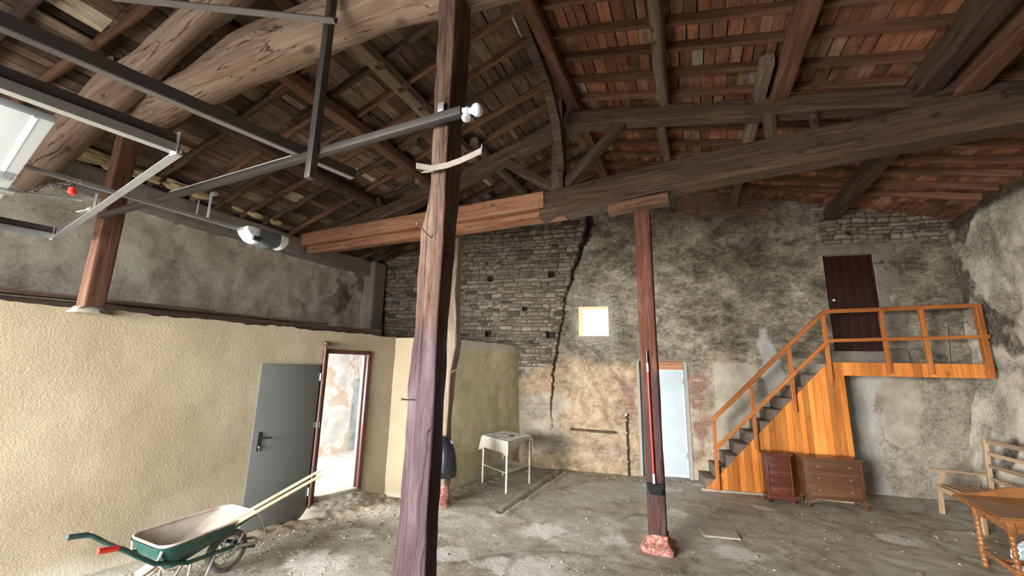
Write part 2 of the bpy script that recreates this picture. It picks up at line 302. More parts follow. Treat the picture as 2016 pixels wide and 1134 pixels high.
# ------------------------------------------------------------------ mesh helpers
def tagp(o, label=None, cat=None, group=None, kind=None):
    if label: o['label'] = label
    if cat: o['category'] = cat
    if group: o['group'] = group
    if kind: o['kind'] = kind
    return o
def thing(name, label, cat, loc=(0, 0, 0), rz=0.0, group=None):
    o = bpy.data.objects.new(name, None); COL.objects.link(o)
    o.empty_display_size = 0.1
    o.matrix_basis = Matrix.Translation(V(loc)) @ Matrix.Rotation(rz, 4, 'Z')
    return tagp(o, label, cat, group)
def wm(o):
    r = o.matrix_basis.copy()
    while o.parent: o = o.parent; r = o.matrix_basis @ r
    return r
class MB:
    def __init__(s): s.bm = bmesh.new()
    def _add(s, vs, fs):
        bv = [s.bm.verts.new(v) for v in vs]
        for f in fs:
            try: s.bm.faces.new([bv[i] for i in f])
            except ValueError: pass
        return s
    def box(s, lo, hi, bev=0.0, mat=None):
        lo, hi = V(lo), V(hi)
        tmp = bmesh.new(); bmesh.ops.create_cube(tmp, size=1.0)
        for v in tmp.verts: v.co = V(((lo.x+hi.x)/2+v.co.x*(hi.x-lo.x), (lo.y+hi.y)/2+v.co.y*(hi.y-lo.y), (lo.z+hi.z)/2+v.co.z*(hi.z-lo.z)))
        if bev: bmesh.ops.bevel(tmp, geom=tmp.edges[:], offset=min(bev, 0.45*min(abs(a) for a in (hi-lo))), segments=2, affect='EDGES', profile=0.5)
        if mat is not None:
            for v in tmp.verts: v.co = mat @ v.co
        s.merge(tmp); return s
    def merge(s, tmp):
        tmp.verts.index_update()
        s._add([v.co.copy() for v in tmp.verts], [[v.index for v in f.verts] for f in tmp.faces]); tmp.free()
    def bar(s, a, b, w, h, roll=0.0, bev=0.0):
        a, b = V(a), V(b); d = b-a
        mt = frame(a, b, roll)
        return s.box((0, -w/2, -h/2), (d.length, w/2, h/2), bev, mt)
    def rings(s, rs, closed=False, caps=True):
        n = len(rs[0]); base = [[s.bm.verts.new(p) for p in r] for r in rs]
        m_ = len(base)
        for i in range(m_ if closed else m_-1):
            A, B = base[i], base[(i+1) % m_]
            for k in range(n): s.bm.faces.new((A[k], A[(k+1) % n], B[(k+1) % n], B[k]))
        if caps and not closed:
            s.bm.faces.new(base[0][::-1]); s.bm.faces.new(base[-1])
        return s
    def tube(s, pts, r, n=10, closed=False):
        pts = [V(p) for p in pts]; rr = r if isinstance(r, (list, tuple)) else [r]*len(pts); rs = []
        prev = None
        for i, p in enumerate(pts):
            if closed: t = pts[(i+1) % len(pts)]-pts[i-1]
            else: t = (pts[min(i+1, len(pts)-1)]-pts[max(i-1, 0)])
            t.normalize()
            if prev is None:
                up = V((0, 0, 1)) if abs(t.z) < 0.9 else V((1, 0, 0)); x = t.cross(up).normalized()
            else: x = (prev - t*prev.dot(t)).normalized()
            prev = x; y = t.cross(x)
            rs.append([p+(x*math.cos(a)+y*math.sin(a))*rr[i] for a in [2*math.pi*k/n for k in range(n)]])
        return s.rings(rs, closed)
    def lathe(s, prof, n=24, mat=None, caps=True):
        rs = [[V((r*math.cos(2*math.pi*k/n), r*math.sin(2*math.pi*k/n), z)) for k in range(n)] for r, z in prof]
        if mat is not None: rs = [[mat @ p for p in r] for r in rs]
        return s.rings(rs, False, caps)
    def prism(s, poly, y0, y1):
        n = len(poly); vs = [V((x, y0, z)) for x, z in poly]+[V((x, y1, z)) for x, z in poly]
        return s._add(vs, [list(range(n))[::-1], list(range(n, 2*n))]+[[i, (i+1) % n, n+(i+1) % n, n+i] for i in range(n)])
    def build(s, name, mat, parent=None, mtx=None, smooth=True, ang=35, world=False):
        bmesh.ops.recalc_face_normals(s.bm, faces=s.bm.faces[:])
        me = bpy.data.meshes.new(name); s.bm.to_mesh(me); s.bm.free()
        if smooth:
            me.polygons.foreach_set('use_smooth', [True]*len(me.polygons)); me.set_sharp_from_angle(angle=math.radians(ang))
        o = bpy.data.objects.new(name, me); COL.objects.link(o)
        if mat: me.materials.append(mat)
        mt = mtx or Matrix.Identity(4)
        if parent:
            o.parent = parent
            if world: mt = wm(parent).inverted() @ mt
        o.matrix_basis = mt
        return o
def frame(a, b, roll=0.0):
    a, b = V(a), V(b); x = (b-a).normalized()
    up = V((0, 0, 1)) if abs(x.z) < 0.95 else V((0, 1, 0))
    y = up.cross(x).normalized(); z = x.cross(y)
    return Matrix.Translation(a) @ Matrix((x, y, z)).transposed().to_4x4() @ Matrix.Rotation(roll, 4, 'X')
def timber(name, a, b, w, h, mat, parent=None, notch=False, wob=0.01, roll=0.0, round_=0.15, bend=None, sizes=None, seed=None, step=0.18, world=True):
    """hewn timber from a to b: own local frame with X along its length. round_=1 gives a log."""
    a, b = V(a), V(b); L = (b-a).length; sd = seed if seed is not None else random.random()*100
    n = max(4, int(L/step)); k = 16; rs = []
    for i in range(n+1):
        t = i/n; x = L*t
        cx = V((0, 0, 0))
        if bend: cx = V((0, bend[0], bend[1]))*math.sin(math.pi*t)
        cx += V((0, noise.noise((x*0.7, sd, 0)), noise.noise((x*0.7, sd, 9))))*wob*2
        s1 = 1.0
        if sizes: 
            q = t*(len(sizes)-1); j = min(int(q), len(sizes)-2); f = q-j; f = f*f*(3-2*f); s1 = sizes[j]*(1-f)+sizes[j+1]*f
        ring = []
        for q in range(k):
            an = 2*math.pi*(q+0.5)/k; c, s_ = math.cos(an), math.sin(an)
            e = 0.18+0.82*round_
            px = math.copysign(abs(c)**e, c)*w/2*s1; py = math.copysign(abs(s_)**e, s_)*h/2*s1
            if round_ < 0.5: px = max(-w/2*s1, min(w/2*s1, px*1.06)); py = max(-h/2*s1, min(h/2*s1, py*1.06))
            nz = noise.noise((x*1.6+sd, px*9, py*9))*wob + noise.noise((x*6+sd, px*20, py*20))*wob*0.4
            r_ = V((0, px, py)); r_ += r_.normalized()*nz
            ring.append(V((x, 0, 0))+cx+r_)
        rs.append(ring)
    mb = MB(); mb.rings(rs)
    if notch:
        o = mb.build(name, mat, parent, frame(a, b, roll), ang=50, world=world)
        md = o.modifiers.new('notches', 'BOOLEAN'); cut = MB()
        for q in range(int(L/0.42)):
            cut.box((0.3+q*0.42, -w, -h/2-0.02), (0.38+q*0.42, w*0.05, -h/2+0.07))
        me = bpy.data.meshes.new('c'); cut.bm.to_mesh(me); cut.bm.free(); oc = bpy.data.objects.new('c', me); oc.matrix_basis = o.matrix_basis; COL.objects.link(oc)
        md.operand_type = 'OBJECT'; md.object = oc; md.solver = 'EXACT'
        bpy.context.view_layer.update(); dg = bpy.context.evaluated_depsgraph_get(); nm_ = bpy.data.meshes.new_from_object(o.evaluated_get(dg))
        o.modifiers.clear(); o.data = nm_; bpy.data.objects.remove(oc)
        return o
    return mb.build(name, mat, parent, frame(a, b, roll), ang=50, world=world)

# ================================================================== SETTING
def lerp(a, b, t): return a+(b-a)*t
def pw(pts, z):
    if z <= pts[0][0]: return pts[0][1]
    for (z0, x0), (z1, x1) in zip(pts, pts[1:]):
        if z <= z1: return lerp(x0, x1, (z-z0)/(z1-z0))
    return pts[-1][1]
XR = -1.61
def zdeck(x, z0=6.20): return z0-0.225*(x-XR) if x > XR else z0+0.33*(x-XR)
def nz(p, s, o=0.0): return noise.noise(V(p)*s+V((o, o*1.7, -o)))
def fbm(p, s, o=0.0): return noise.fractal(V(p)*s+V((o, -o, o*2)), 1.0, 2.0, 5)
def sstep(a, b, x):
    t = max(0, min(1, (x-a)/(b-a))); return t*t*(3-2*t)
def rectm(x, z, x0, x1, z0, z1, soft=0.12):
    n = nz((x, z, 3), 2.3)*0.22
    return sstep(-soft, soft, min(x-x0, x1-x, z-z0, z1-z)+n)

def grid_wall(name, us, zs, pos, masks, holes=(), depth=0.45, mat=None, kind='structure', back=True):
    """us x zs lattice; pos(u,z)->(point, normal, offset); masks(u,z)->dict; holes cut out and given real reveals"""
    for h in holes:
        for q in (h[0], h[1]): us = sorted(us, key=lambda t: abs(t-q)); us = sorted(us[1:]+[q])
        for q in (h[2], h[3]):
            if q > 0.02: zs = sorted(zs, key=lambda t: abs(t-q)); zs = sorted(zs[1:]+[q])
    verts = []; at = {}; faces = []; nu, nzz = len(us), len(zs)
    for j, z in enumerate(zs):
        for i, u in enumerate(us):
            p, n, off = pos(u, z)
            for h in holes:
                d = max(h[0]-u, u-h[1], h[2]-z, z-h[3])
                if d < 0.06: off *= max(0, d)/0.06
            verts.append(p+n*off)
            for k, v in masks(u, z).items(): at.setdefault(k, []).append(v)
    for j in range(nzz-1):
        for i in range(nu-1):
            cu, cz = (us[i]+us[i+1])/2, (zs[j]+zs[j+1])/2
            if any(h[0] < cu < h[1] and h[2] < cz < h[3] for h in holes): continue
            a = j*nu+i; faces.append((a, a+1, a+1+nu, a+nu))
    def extra(v):
        verts.append(v)
        for k in at: at[k].append(0.0)
        if 'm_ochre' in at: at['m_cement'][-1] = 1.0
        return len(verts)-1
    for h in holes:
        d = h[4] if len(h) > 4 else depth
        c = []
        for (u, z) in ((h[0], h[2]), (h[1], h[2]), (h[1], h[3]), (h[0], h[3])):
            p, n, off = pos(u, z); c.append((extra(p), extra(p-n*d)))
        for k in range(4):
            (a, b), (e, f) = c[k], c[(k+1) % 4]
            if h[2] <= 0.02 and k == 0: continue
            faces.append((a, e, f, b))
    if back:
        pass
    me = bpy.data.meshes.new(name); me.from_pydata([tuple(v) for v in verts], [], faces)
    me.polygons.foreach_set('use_smooth', [True]*len(me.polygons)); me.set_sharp_from_angle(angle=math.radians(60))
    for k, v in at.items():
        a = me.attributes.new(k, 'FLOAT', 'POINT'); a.data.foreach_set('value', v)
    me.materials.append(mat); o = bpy.data.objects.new(name, me); COL.objects.link(o); o['kind'] = kind
    return o
def frange(a, b, s):
    n = max(1, round((b-a)/s)); return [a+(b-a)*i/n for i in range(n+1)]

# masonry layout tables
def courses(zmax, hmin, hmax, wmin, wmax, x0, x1, seed):
    r = random.Random(seed); rows = []; z = 0
    while z < zmax:
        h = r.uniform(hmin, hmax); xs = []; x = x0-r.uniform(0, wmax)
        while x < x1:
            w = r.uniform(wmin, wmax)*(1.5 if r.random() < 0.12 else 1); xs.append((x, x+w, r.random(), r.uniform(-.3, 1))); x += w
        rows.append((z, z+h, xs)); z += h
    return rows
import bisect
def course_at(rows, starts, x, z, mort):
    j = max(0, bisect.bisect_right(starts, z)-1); z0, z1, xs = rows[min(j, len(rows)-1)]
    for (a, b, t, rr) in xs:
        if a <= x < b:
            d = min(x-a, b-x, z-z0, z1-z)
            return (t, rr, d)
    return (0.5, 0, 0)
ST = courses(6.6, 0.05, 0.115, 0.09, 0.3, -7.3, 5, 3); STs = [r[0] for r in ST]
BR = courses(6.6, 0.062, 0.068, 0.2, 0.23, -7.3, 5, 4); BRs = [r[0] for r in BR]
SEAM = [(0, -2.72), (1.23, -2.76), (2.07, -2.70), (2.94, -2.54), (3.49, -2.46), (4.51, -2.14), (5.45, -1.91), (6.3, -1.8)]
BN = V((0.1614, -0.9869, 0)); BY = lambda x: 8.5+0.1636*(x+2.5)
def bseam(z): return pw(SEAM, z)+0.05*nz((0, z, 1), 4.0)+0.03*nz((0, z, 5), 14)
_cache = {}
def back_eval(x, z):
    k = (round(x, 4), round(z, 4))
    if k in _cache: return _cache[k]
    jx = x+0.03*nz((x, z, 0), 7); jz = z+0.028*nz((x, z, 4), 5)+0.04*nz((x, z, 8), 0.9)
    s = bseam(z); left = x < s
    nlow = z+0.5*nz((x, z, 2), 1.4)
    stone = (1 if left else 0)*sstep(1.6, 2.3, nlow+0.1)
    # stone showing through low down
    thr = fbm((x, 0, z), 1.3, 5)
    stone = max(stone, 0.45*sstep(0.1, 0.45, thr)*(1 if z < 2.4 and x < 0.4 else 0))
    top_r = sstep(4.35, 4.6, z+0.2*nz((x, z, 0), 2))*sstep(2.2, 2.6, x)
    stone = max(stone, top_r)
    brick = max(rectm(x, z, 0.0, 1.55, 5.18, 6.4), rectm(x, z, -1.45, -1.06, 0.9, 1.9)*0.9*sstep(-0.2, 0.1, fbm((x, 0, z), 2, 9)), rectm(x, z, -0.04, 0.24, 0.35, 2.1)*sstep(-0.35, 0.0, fbm((x, 0, z), 2.2, 2)))
    brick *= 0 if left else 1
    ochre = sstep(2.35, 1.75, nlow)*sstep(-4.2, -2.9, x)*sstep(1.4, 0.5, x)
    cement = max(rectm(x, z, 0.28, 1.15, 0.65, 2.15, 0.06), rectm(x, z, 2.95, 3.6, 0.85, 1.95, 0.06), 0.5*sstep(2.3, 1.7, nlow)*(1 if x > -0.2 else 0), rectm(x, z, -3.6, -2.5, 0.3, 1.5, 0.1)*0.7)
    pale = max(rectm(x, z, 2.4, 3.02, 0.0, 1.95, 0.1), 0.8*rectm(x, z, 1.2, 1.42, 1.5, 2.9, 0.05), rectm(x, z, -2.42, -1.3, 2.4, 3.7, 0.25)*0.35)
    t, rr, d = course_at(ST, STs, jx, jz, 0)
    tone = t; off = 0.0
    if stone > 0.3:
        mort = d < 0.013
        if mort: tone = 0.03; off -= 0.022*stone
        else: off += (0.012+0.026*max(0, rr))*min(1, (d-0.013)/0.02)*stone
    if brick > 0.5:
        t2, r2, d2 = course_at(BR, BRs, jx, jz, 0); tone = 0.1+0.9*t2
        if d2 < 0.009: tone = 0.02; off -= 0.008
        else: off += 0.006*r2
    if brick > 0.5 and x < 0.6 and z > 5.2: off -= 0.0
    off += 0.03*nz((x, z, 0), 1.1)+0.022*fbm((x, 0, z), 3.0, 1)*(0.35 if cement > 0.5 else 1)
    # settlement crack: left part stands proud; dark gap beside it, partly painted-in shade
    crack = 0.0
    gapw = pw([(0, 0.0), (1.3, 0.025), (2.4, 0.04), (3.5, 0.015), (4.3, 0.04), (4.8, 0.1), (5.6, 0.16), (6.3, 0.2)], z)*(1+0.8*nz((x, z, 7), 6))
    if left: off += pw([(0, 0.0), (1.4, 0.04), (3, 0.12), (6, 0.2)], z)
    elif x < s+gapw and z > 0.75: off -= pw([(0, 0), (1.3, 0.04), (4.2, 0.06), (4.8, 0.14)], z); crack = pw([(0, 0.0), (1.2, 0.2), (1.4, 0.8), (2.1, 0.8), (2.5, 0.3), (4.2, 0.3), (4.7, 0.8)], z)
    dark = crack
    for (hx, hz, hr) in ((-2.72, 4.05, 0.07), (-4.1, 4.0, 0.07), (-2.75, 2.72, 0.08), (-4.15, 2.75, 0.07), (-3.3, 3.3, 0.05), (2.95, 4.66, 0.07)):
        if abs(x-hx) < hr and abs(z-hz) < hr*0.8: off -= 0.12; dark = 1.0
    r = (off, dict(m_stone=stone, m_ochre=ochre, m_cement=cement, m_pale=pale, m_brick=brick, m_dark=dark, stone_tone=tone))
    _cache[k] = r; return r
def bpos(x, z):
    zz = min(z, zdeck(x)+0.03)
    return V((x, BY(x), zz)), BN, back_eval(x, z)[0]
wall_back = grid_wall('wall_back', frange(-7.05, 4.75, 0.025), frange(-0.03, 6.25, 0.025), bpos, lambda x, z: back_eval(x, z)[1],
    holes=[(-2.18, -1.55, 2.70, 3.33, 0.42), (-1.03, -0.09, 0.0, 2.19, 0.30), (2.44, 3.25, 2.42, 4.24, 0.12)], mat=M['masonry'])

# left (long) wall and right wall
def lw_eval(y, z):
    f = fbm((0, y, z), 2.2, 3); g = nz((0, y, z), 5, 2)
    top = sstep(4.02, 4.12, z+0.08*nz((0, y, z), 2))
    off = 0.05*nz((0, y, z), 0.9)+0.035*f+(0.06 if top > 0.5 else 0)
    dk = 0.4*sstep(0.3, 0.6, fbm((0, y, z), 5.4, 8))*(1-top)
    return off, dict(m_stone=0.75*sstep(5.6, 6.6, y)*sstep(-0.1, 0.3, f), m_ochre=0.0, m_cement=min(1, 0.62+0.4*sstep(-0.25, 0.3, fbm((0, y, z), 1.4, 2)))*(1-0.6*top), m_pale=0.6*top, m_brick=0.0, m_dark=dk*0.5, stone_tone=0.5+0.5*g, m_lime=(0.65+0.5*sstep(-0.3, 0.2, f))*(1-top))
def cache(f):
    d = {}
    def w(a, b):
        k = (a, b)
        if k not in d: d[k] = f(a, b)
        return d[k]
    return w
lw = cache(lw_eval)
grid_wall('wall_left', frange(-1.8, 7.9, 0.04), frange(-0.03, 4.6, 0.04), lambda y, z: (V((-7.0, y, min(z, 4.47))), V((1, 0, 0)), lw(y, z)[0]), lambda y, z: lw(y, z)[1], mat=M['masonry'])
def rw_eval(y, z):
    f = fbm((0, y, z), 1.8, 13)
    base = 0.42*max(0, 1-z/2.1)*sstep(7.0, 9.2, y)
    ledge = sstep(4.72, 4.8, z+0.1*nz((0, y, z), 1.5)+0.03*nz((0, y, z), 7))
    off = base+0.06*nz((0, y, z), 0.8)+0.05*f-0.1*ledge
    dk = 0.4*sstep(0.2, 0.5, fbm((0, y, z), 3.0, 18))
    t, rr, d = course_at(ST, STs, y, z, 0)
    st = 0.7*sstep(0.12, 0.35, fbm((0, y, z), 0.9, 21))+0.8*sstep(4.5, 4.7, z)
    if st > 0.5: off += 0.02*rr if d > 0.015 else -0.015
    return off, dict(m_stone=min(1, st), m_ochre=0.0, m_cement=0.5+0.5*sstep(-0.2, 0.3, f), m_pale=0.75*sstep(0.0, 0.35, fbm((0, y, z), 1.6, 31))*sstep(1.3, 0.9, z), m_brick=0.0, m_dark=dk*0.5, stone_tone=t if d > 0.015 else 0.03, m_lime=0.35+0.4*sstep(-0.2, 0.2, f))
rw = cache(rw_eval)
grid_wall('wall_right', frange(-1.8, 9.9, 0.04), frange(-0.03, 5.0, 0.04), lambda y, z: (V((4.42, y, min(z, zdeck(4.42)+0.02))), V((-1, 0, 0)), rw(y, z)[0]), lambda y, z: rw(y, z)[1], mat=M['masonry'])

# floor
WH = [(fl(1770, 1063), 0.28), (fl(1330, 1010), 0.2), (fl(1380, 955), 0.18), (fl(1080, 1045), 0.35), (fl(1040, 1120), 0.5), (fl(880, 1090), 0.3), (fl(620, 1110), 0.4), (fl(1590, 985), 0.2), (fl(1210, 1065), 0.2), (fl(700, 1050), 0.25), (fl(1500, 1000), 0.15), (fl(1900, 1050), 0.2), (fl(1300, 960), 0.3), (fl(1450, 1090), 0.3)]
CU1, CU2 = fl(1110, 927), fl(985, 1012)
def segd(p, a, b):
    d = b-a; t = max(0, min(1, (p-a).dot(d)/d.dot(d))); return (p-a-d*t).length
A0, A1 = V((-5.06, 3.6)), V((-4.51, 5.49)); AD = (A1-A0).normalized(); AN = V((AD.y, -AD.x))
Bc = V((-3.93, 5.52)); Be = V((-3.35, 8.72))
SLAB = [fl(1372, 1046), fl(1400, 1035), fl(1443, 1048), fl(1438, 1064)]
def f_eval(x, y):
    p = V((x, y)); w = 0
    for c, r in WH:
        d = ((p.x-c.x)**2/(1.6)+(p.y-c.y)**2)**0.5; w = max(w, 1.05-d/r*0.75)
    dA = (p-A0).dot(AN); sA = (p-A0).dot(AD)
    earth = 0
    if sA < 2.1: earth = sstep(0.5, 0.15, dA+0.15*nz((x, y, 0), 3))*sstep(-0.3, 0.5, sA)
    dB = segd(p, Bc, Be); earth = max(earth, 0.6*sstep(0.5, 0.15, dB))
    q = segd(p, CU1.xy, CU2.xy)
    dk = sstep(0.035, 0.012, q+0.02*nz((x, y, 0), 6))
    left_of = x < lerp(CU2.x, CU1.x, (y-CU2.y)/(CU1.y-CU2.y))
    z = 0.012*nz((x, y, 0), 1.2)+0.006*fbm((x, y, 0), 5)
    if left_of and 5.4 < y and x < -2.2: dk = max(dk, 0.25)
    if q < 0.11: z += 0.02
    if q < 0.03: z -= 0.05
    ja = abs(nz((x, y, 2), 0.7)); 
    if ja < 0.012: dk = max(dk, 0.5)
    z += 0.05*earth*max(0, nz((x, y, 0), 9)+0.2)
    return z, w, earth, dk
def make_floor():
    xs, ys = frange(-7.0, 4.6, 0.04), frange(-1.8, 9.8, 0.04)
    vs = []; a = [[], [], []]
    for y in ys:
        for x in xs:
            z, w, e, d = f_eval(x, y); vs.append((x, y, z)); a[0].append(w); a[1].append(e); a[2].append(d)
    n = len(xs); fs = [(j*n+i, j*n+i+1, j*n+i+1+n, j*n+i+n) for j in range(len(ys)-1) for i in range(n-1)]
    me = bpy.data.meshes.new('floor'); me.from_pydata(vs, [], fs); me.polygons.foreach_set('use_smooth', [True]*len(fs))
    for k, v in zip(('m_white', 'm_earth', 'm_dark'), a):
        t = me.attributes.new(k, 'FLOAT', 'POINT'); t.data.foreach_set('value', v)
    me.materials.append(M['floor']); o = bpy.data.objects.new('floor', me); COL.objects.link(o); o['kind'] = 'structure'
make_floor()

# roof deck (boards / clay battens butted over the rafters), with an added sheet above to block light
RAFT_Y = [-1.2+0.4475*k for k in range(11)] + [3.72, 4.18, 4.58, 5.03, 5.47, 5.92, 6.35, 6.82, 7.24, 7.65, 8.09, 8.52, 8.95, 9.38]
def deck(name, side, mat, seed):
    r = random.Random(seed); mb = MB(); ys = [-1.75]+RAFT_Y+[9.9]
    x_end = 4.7 if side > 0 else -7.35
    for y0, y1 in zip(ys, ys[1:]):
        x = XR; 
        while abs(x-XR) < abs(x_end-XR):
            w = r.choice((0.11, 0.125, 0.135, 0.15)) if side > 0 else r.choice((0.1, 0.13, 0.15, 0.2))
            xa, xb = x, x+side*(w-r.choice((0.006, 0.01, 0.016))); z_ = r.uniform(0, 0.012)
            if side < 0 and r.random() < 0.012: x += side*w; continue
            yb = y1-0.004; xl, xh = min(xa, xb), max(xa, xb)
            vs = [V((q, yy, zdeck(q)+z_+t)) for t in (0, 0.02) for (q, yy) in ((xl, y0), (xh, y0), (xh, yb), (xl, yb))]
            mb._add(vs, [(0, 3, 2, 1), (4, 5, 6, 7), (0, 1, 5, 4), (1, 2, 6, 5), (2, 3, 7, 6), (3, 0, 4, 7)])
            x += side*w
    o = mb.build(name, mat, smooth=False); o['kind'] = 'structure'
    return o
deck('ceiling_right', 1, M['deck_red'], 5); deck('ceiling_left', -1, M['deck_grey'], 6)
mb = MB()
for xa, xb in ((XR, 4.9), (-7.6, XR)):
    vs = [V((q, y, zdeck(q)+t)) for t in (0.045, 0.075) for (q, y) in ((xa, -1.8), (xb, -1.8), (xb, 10.3), (xa, 10.3))]
    mb._add(vs, [(0, 3, 2, 1), (4, 5, 6, 7), (0, 1, 5, 4), (1, 2, 6, 5), (2, 3, 7, 6), (3, 0, 4, 7)])
mb.build('ceiling_light_block', plain('dark_light_block', (0.03, 0.02, 0.015), 1.0), smooth=False)['kind'] = 'structure'

# yellow rendered partition (room within the barn), long side A with the doorway, returns B1 and B2
DWs = [(V((-4.84, 4.38))-A0).dot(AD), (V((-4.64, 5.07))-A0).dot(AD)]
def pa_eval(s, z):
    off = 0.007*fbm((s, 0, z), 2.2, 4)+0.01*nz((s, 0, z), 0.7)
    return off, dict(m_cream=0.0, m_grey=sstep(0.16, 0.02, z+0.1*nz((s, z, 0), 3))*0.6)
pa = cache(pa_eval)
ptop = lambda s: 2.49-0.01*s+0.02*nz((s, 0, 0), 2.5)+0.018*nz((s, 0, 0), 11)
grid_wall('wall_partition_long', frange(-4.6, 1.97, 0.04), frange(-0.03, 2.5, 0.04),
    lambda s, z: (V((A0.x+AD.x*s, A0.y+AD.y*s, z if z < 2.46 else ptop(s))), V((AN.x, AN.y, 0)), pa(s, z)[0]), lambda s, z: pa(s, z)[1],
    holes=[(DWs[0], DWs[1], 0.2, 2.19, 0.16)], mat=M['render'])
B0 = A1.copy()
def strip(name, a, b, mat, top=2.46, cream=0.0, cap=False):
    d = (b-a); L = d.length; d.normalize(); n = V((d.y, -d.x))
    def ev(s, z):
        return 0.012*fbm((s, 3, z), 2.0, 4), dict(m_cream=cream, m_grey=(sstep(2.33, 2.36, z) if cap else 0)+0.5*sstep(0.12, 0.02, z))
    c = cache(ev)
    return grid_wall(name, frange(0, L, 0.04), frange(-0.03, top, 0.04), lambda s, z: (V((a.x+d.x*s, a.y+d.y*s, z)), V((n.x, n.y, 0)), c(s, z)[0]+(0.02 if cap and z > 2.34 else 0)), lambda s, z: c(s, z)[1], mat=mat)
strip('wall_partition_return', A1, Bc, M['render'])
strip('wall_partition_side', Bc, Be, M['render'], cream=0.85, cap=True, top=2.48)
# far faces, so the partition has thickness, and the room's lid (loft floor)
mb = MB()
for a, b in ((A0-AD*4.6, A0+AD*DWs[0]), (A0+AD*DWs[1], A1), (A1, Bc), (Bc, Be)):
    d = (b-a).normalized(); n = V((-d.y, d.x))*0.15; a2, b2 = a+n, b+n
    mb._add([V((*q, z)) for z in (0, 2.44) for q in (a2, b2)], [(0, 1, 3, 2)])
    mb._add([V((*q, 2.445)) for q in (a, b, b2, a2)], [(0, 1, 2, 3)])
mb.build('wall_partition_inner', M['room_plaster'], smooth=False)['kind'] = 'structure'
P0 = A0-AD*4.6
mb = MB(); poly = [V((-6.93, P0.y)), P0-AN*0.02, A1-AN*0.02, Bc-V((0.05, 0)), Be-V((0.05, -0.2)), V((-6.93, 7.9))]
vs = [V((p.x, p.y, z)) for z in (2.36, 2.43) for p in poly]; n = 6
mb._add(vs, [list(range(n))[::-1], list(range(n, 2*n))]+[[i, (i+1) % n, n+(i+1) % n, n+i] for i in range(n)])
mb.build('ceiling_side_room', M['old_wood'], smooth=False)['kind'] = 'structure'
# side room behind the doorway: raised floor and the peeling far wall
mb = MB(); poly = [V((-6.9, P0.y)), P0-AN*0.16, A1-AN*0.16, Bc-V((0.17, 0)), Be-V((0.17, -0.2)), V((-6.9, 7.9))]
vs = [V((p.x, p.y, z)) for z in (0.05, 0.2) for p in poly]
mb._add(vs, [list(range(n))[::-1], list(range(n, 2*n))]+[[i, (i+1) % n, n+(i+1) % n, n+i] for i in range(n)])
mb.build('floor_side_room', plain('pale_room_floor', (0.42, 0.4, 0.37), 0.9, dirt=0.4, scale=3), smooth=False)['kind'] = 'structure'
def rm(y, z): return 0.02*fbm((0, y, z), 2, 6), dict(m_blue=sstep(7.02, 7.06, y+0.03*nz((0, y, z), 6))*sstep(1.72, 1.70, z))
rmc = cache(rm)
grid_wall('wall_side_room', frange(2.0, 7.75, 0.04), frange(0.2, 2.36, 0.04), lambda y, z: (V((-6.86, y, z)), V((1, 0, 0)), rmc(y, z)[0]), lambda y, z: rmc(y, z)[1], mat=M['room_plaster'])
grid_wall('wall_side_room_back', frange(-6.9, -3.62, 0.05), frange(0.2, 2.36, 0.05), lambda x, z: (V((x, BY(x)-0.12, z)), BN, 0.01*fbm((x, 0, z), 2)), lambda x, z: dict(m_blue=0.0), mat=M['room_plaster'])
# threshold bank of rubble below the doorway
def bank():
    n1, n2 = 60, 12; s0, s1 = DWs[0]-0.25, 1.95; vs = []; 
    for j in range(n2):
        for i in range(n1):
            s = lerp(s0, s1, i/(n1-1)); t = j/(n2-1)
            w = 0.22*sstep(s0, s0+0.3, s)*(1-0.4*sstep(1.3, 1.95, s)); p = A0+AD*s+AN*(w*(t)+0.0)
            z = 0.19*(1-t)**0.8*sstep(s0, s0+0.25, s)*(1-0.75*sstep(1.45, 1.9, s))
            z += 0.03*nz((s, t, 0), 9)*(1 if 0 < j < n2-1 else 0.3)-0.004; vs.append((p.x, p.y, z))
    fs = [(j*n1+i, j*n1+i+1, j*n1+i+1+n1, j*n1+i+n1) for j in range(n2-1) for i in range(n1-1)]
    me = bpy.data.meshes.new('trim_threshold_bank'); me.from_pydata(vs, [], fs); me.materials.append(M['concrete'])
    o = bpy.data.objects.new('trim_threshold_bank', me); COL.objects.link(o); o['kind'] = 'structure'
bank()
# corner pilaster (rough concrete)
timber('trim_corner_pilaster', (-6.85, 7.42, 2.3), (-6.85, 7.42, 4.4), 0.36, 0.42, M['pilaster'], wob=0.015, round_=0.12)['kind'] = 'structure'

# front wall behind the camera; garage opening widened, the rest closed, to shape daylight
mb = MB(); mb.box((-7.1, -1.95, 0), (-6.3, -1.75, 4.4)); mb.box((-6.3, -1.95, 3.0), (-1.3, -1.75, 4.4)); mb.box((-1.3, -1.95, 0), (4.6, -1.75, 4.7)); mb.prism([(-6.3, 4.4), (-1.3, 4.4), (-1.3, 4.7), (4.6, 4.7), (-1.6, 6.2)], -1.95, -1.75)
mb.build('wall_front', M['stone_block'], smooth=False)['kind'] = 'structure'
mb = MB(); mb.box((-40, -40, -0.15), (40, -1.8, -0.03)); mb.build('floor_yard', plain('yard_gravel', (0.42, 0.39, 0.34), 0.95), smooth=False)['kind'] = 'structure'

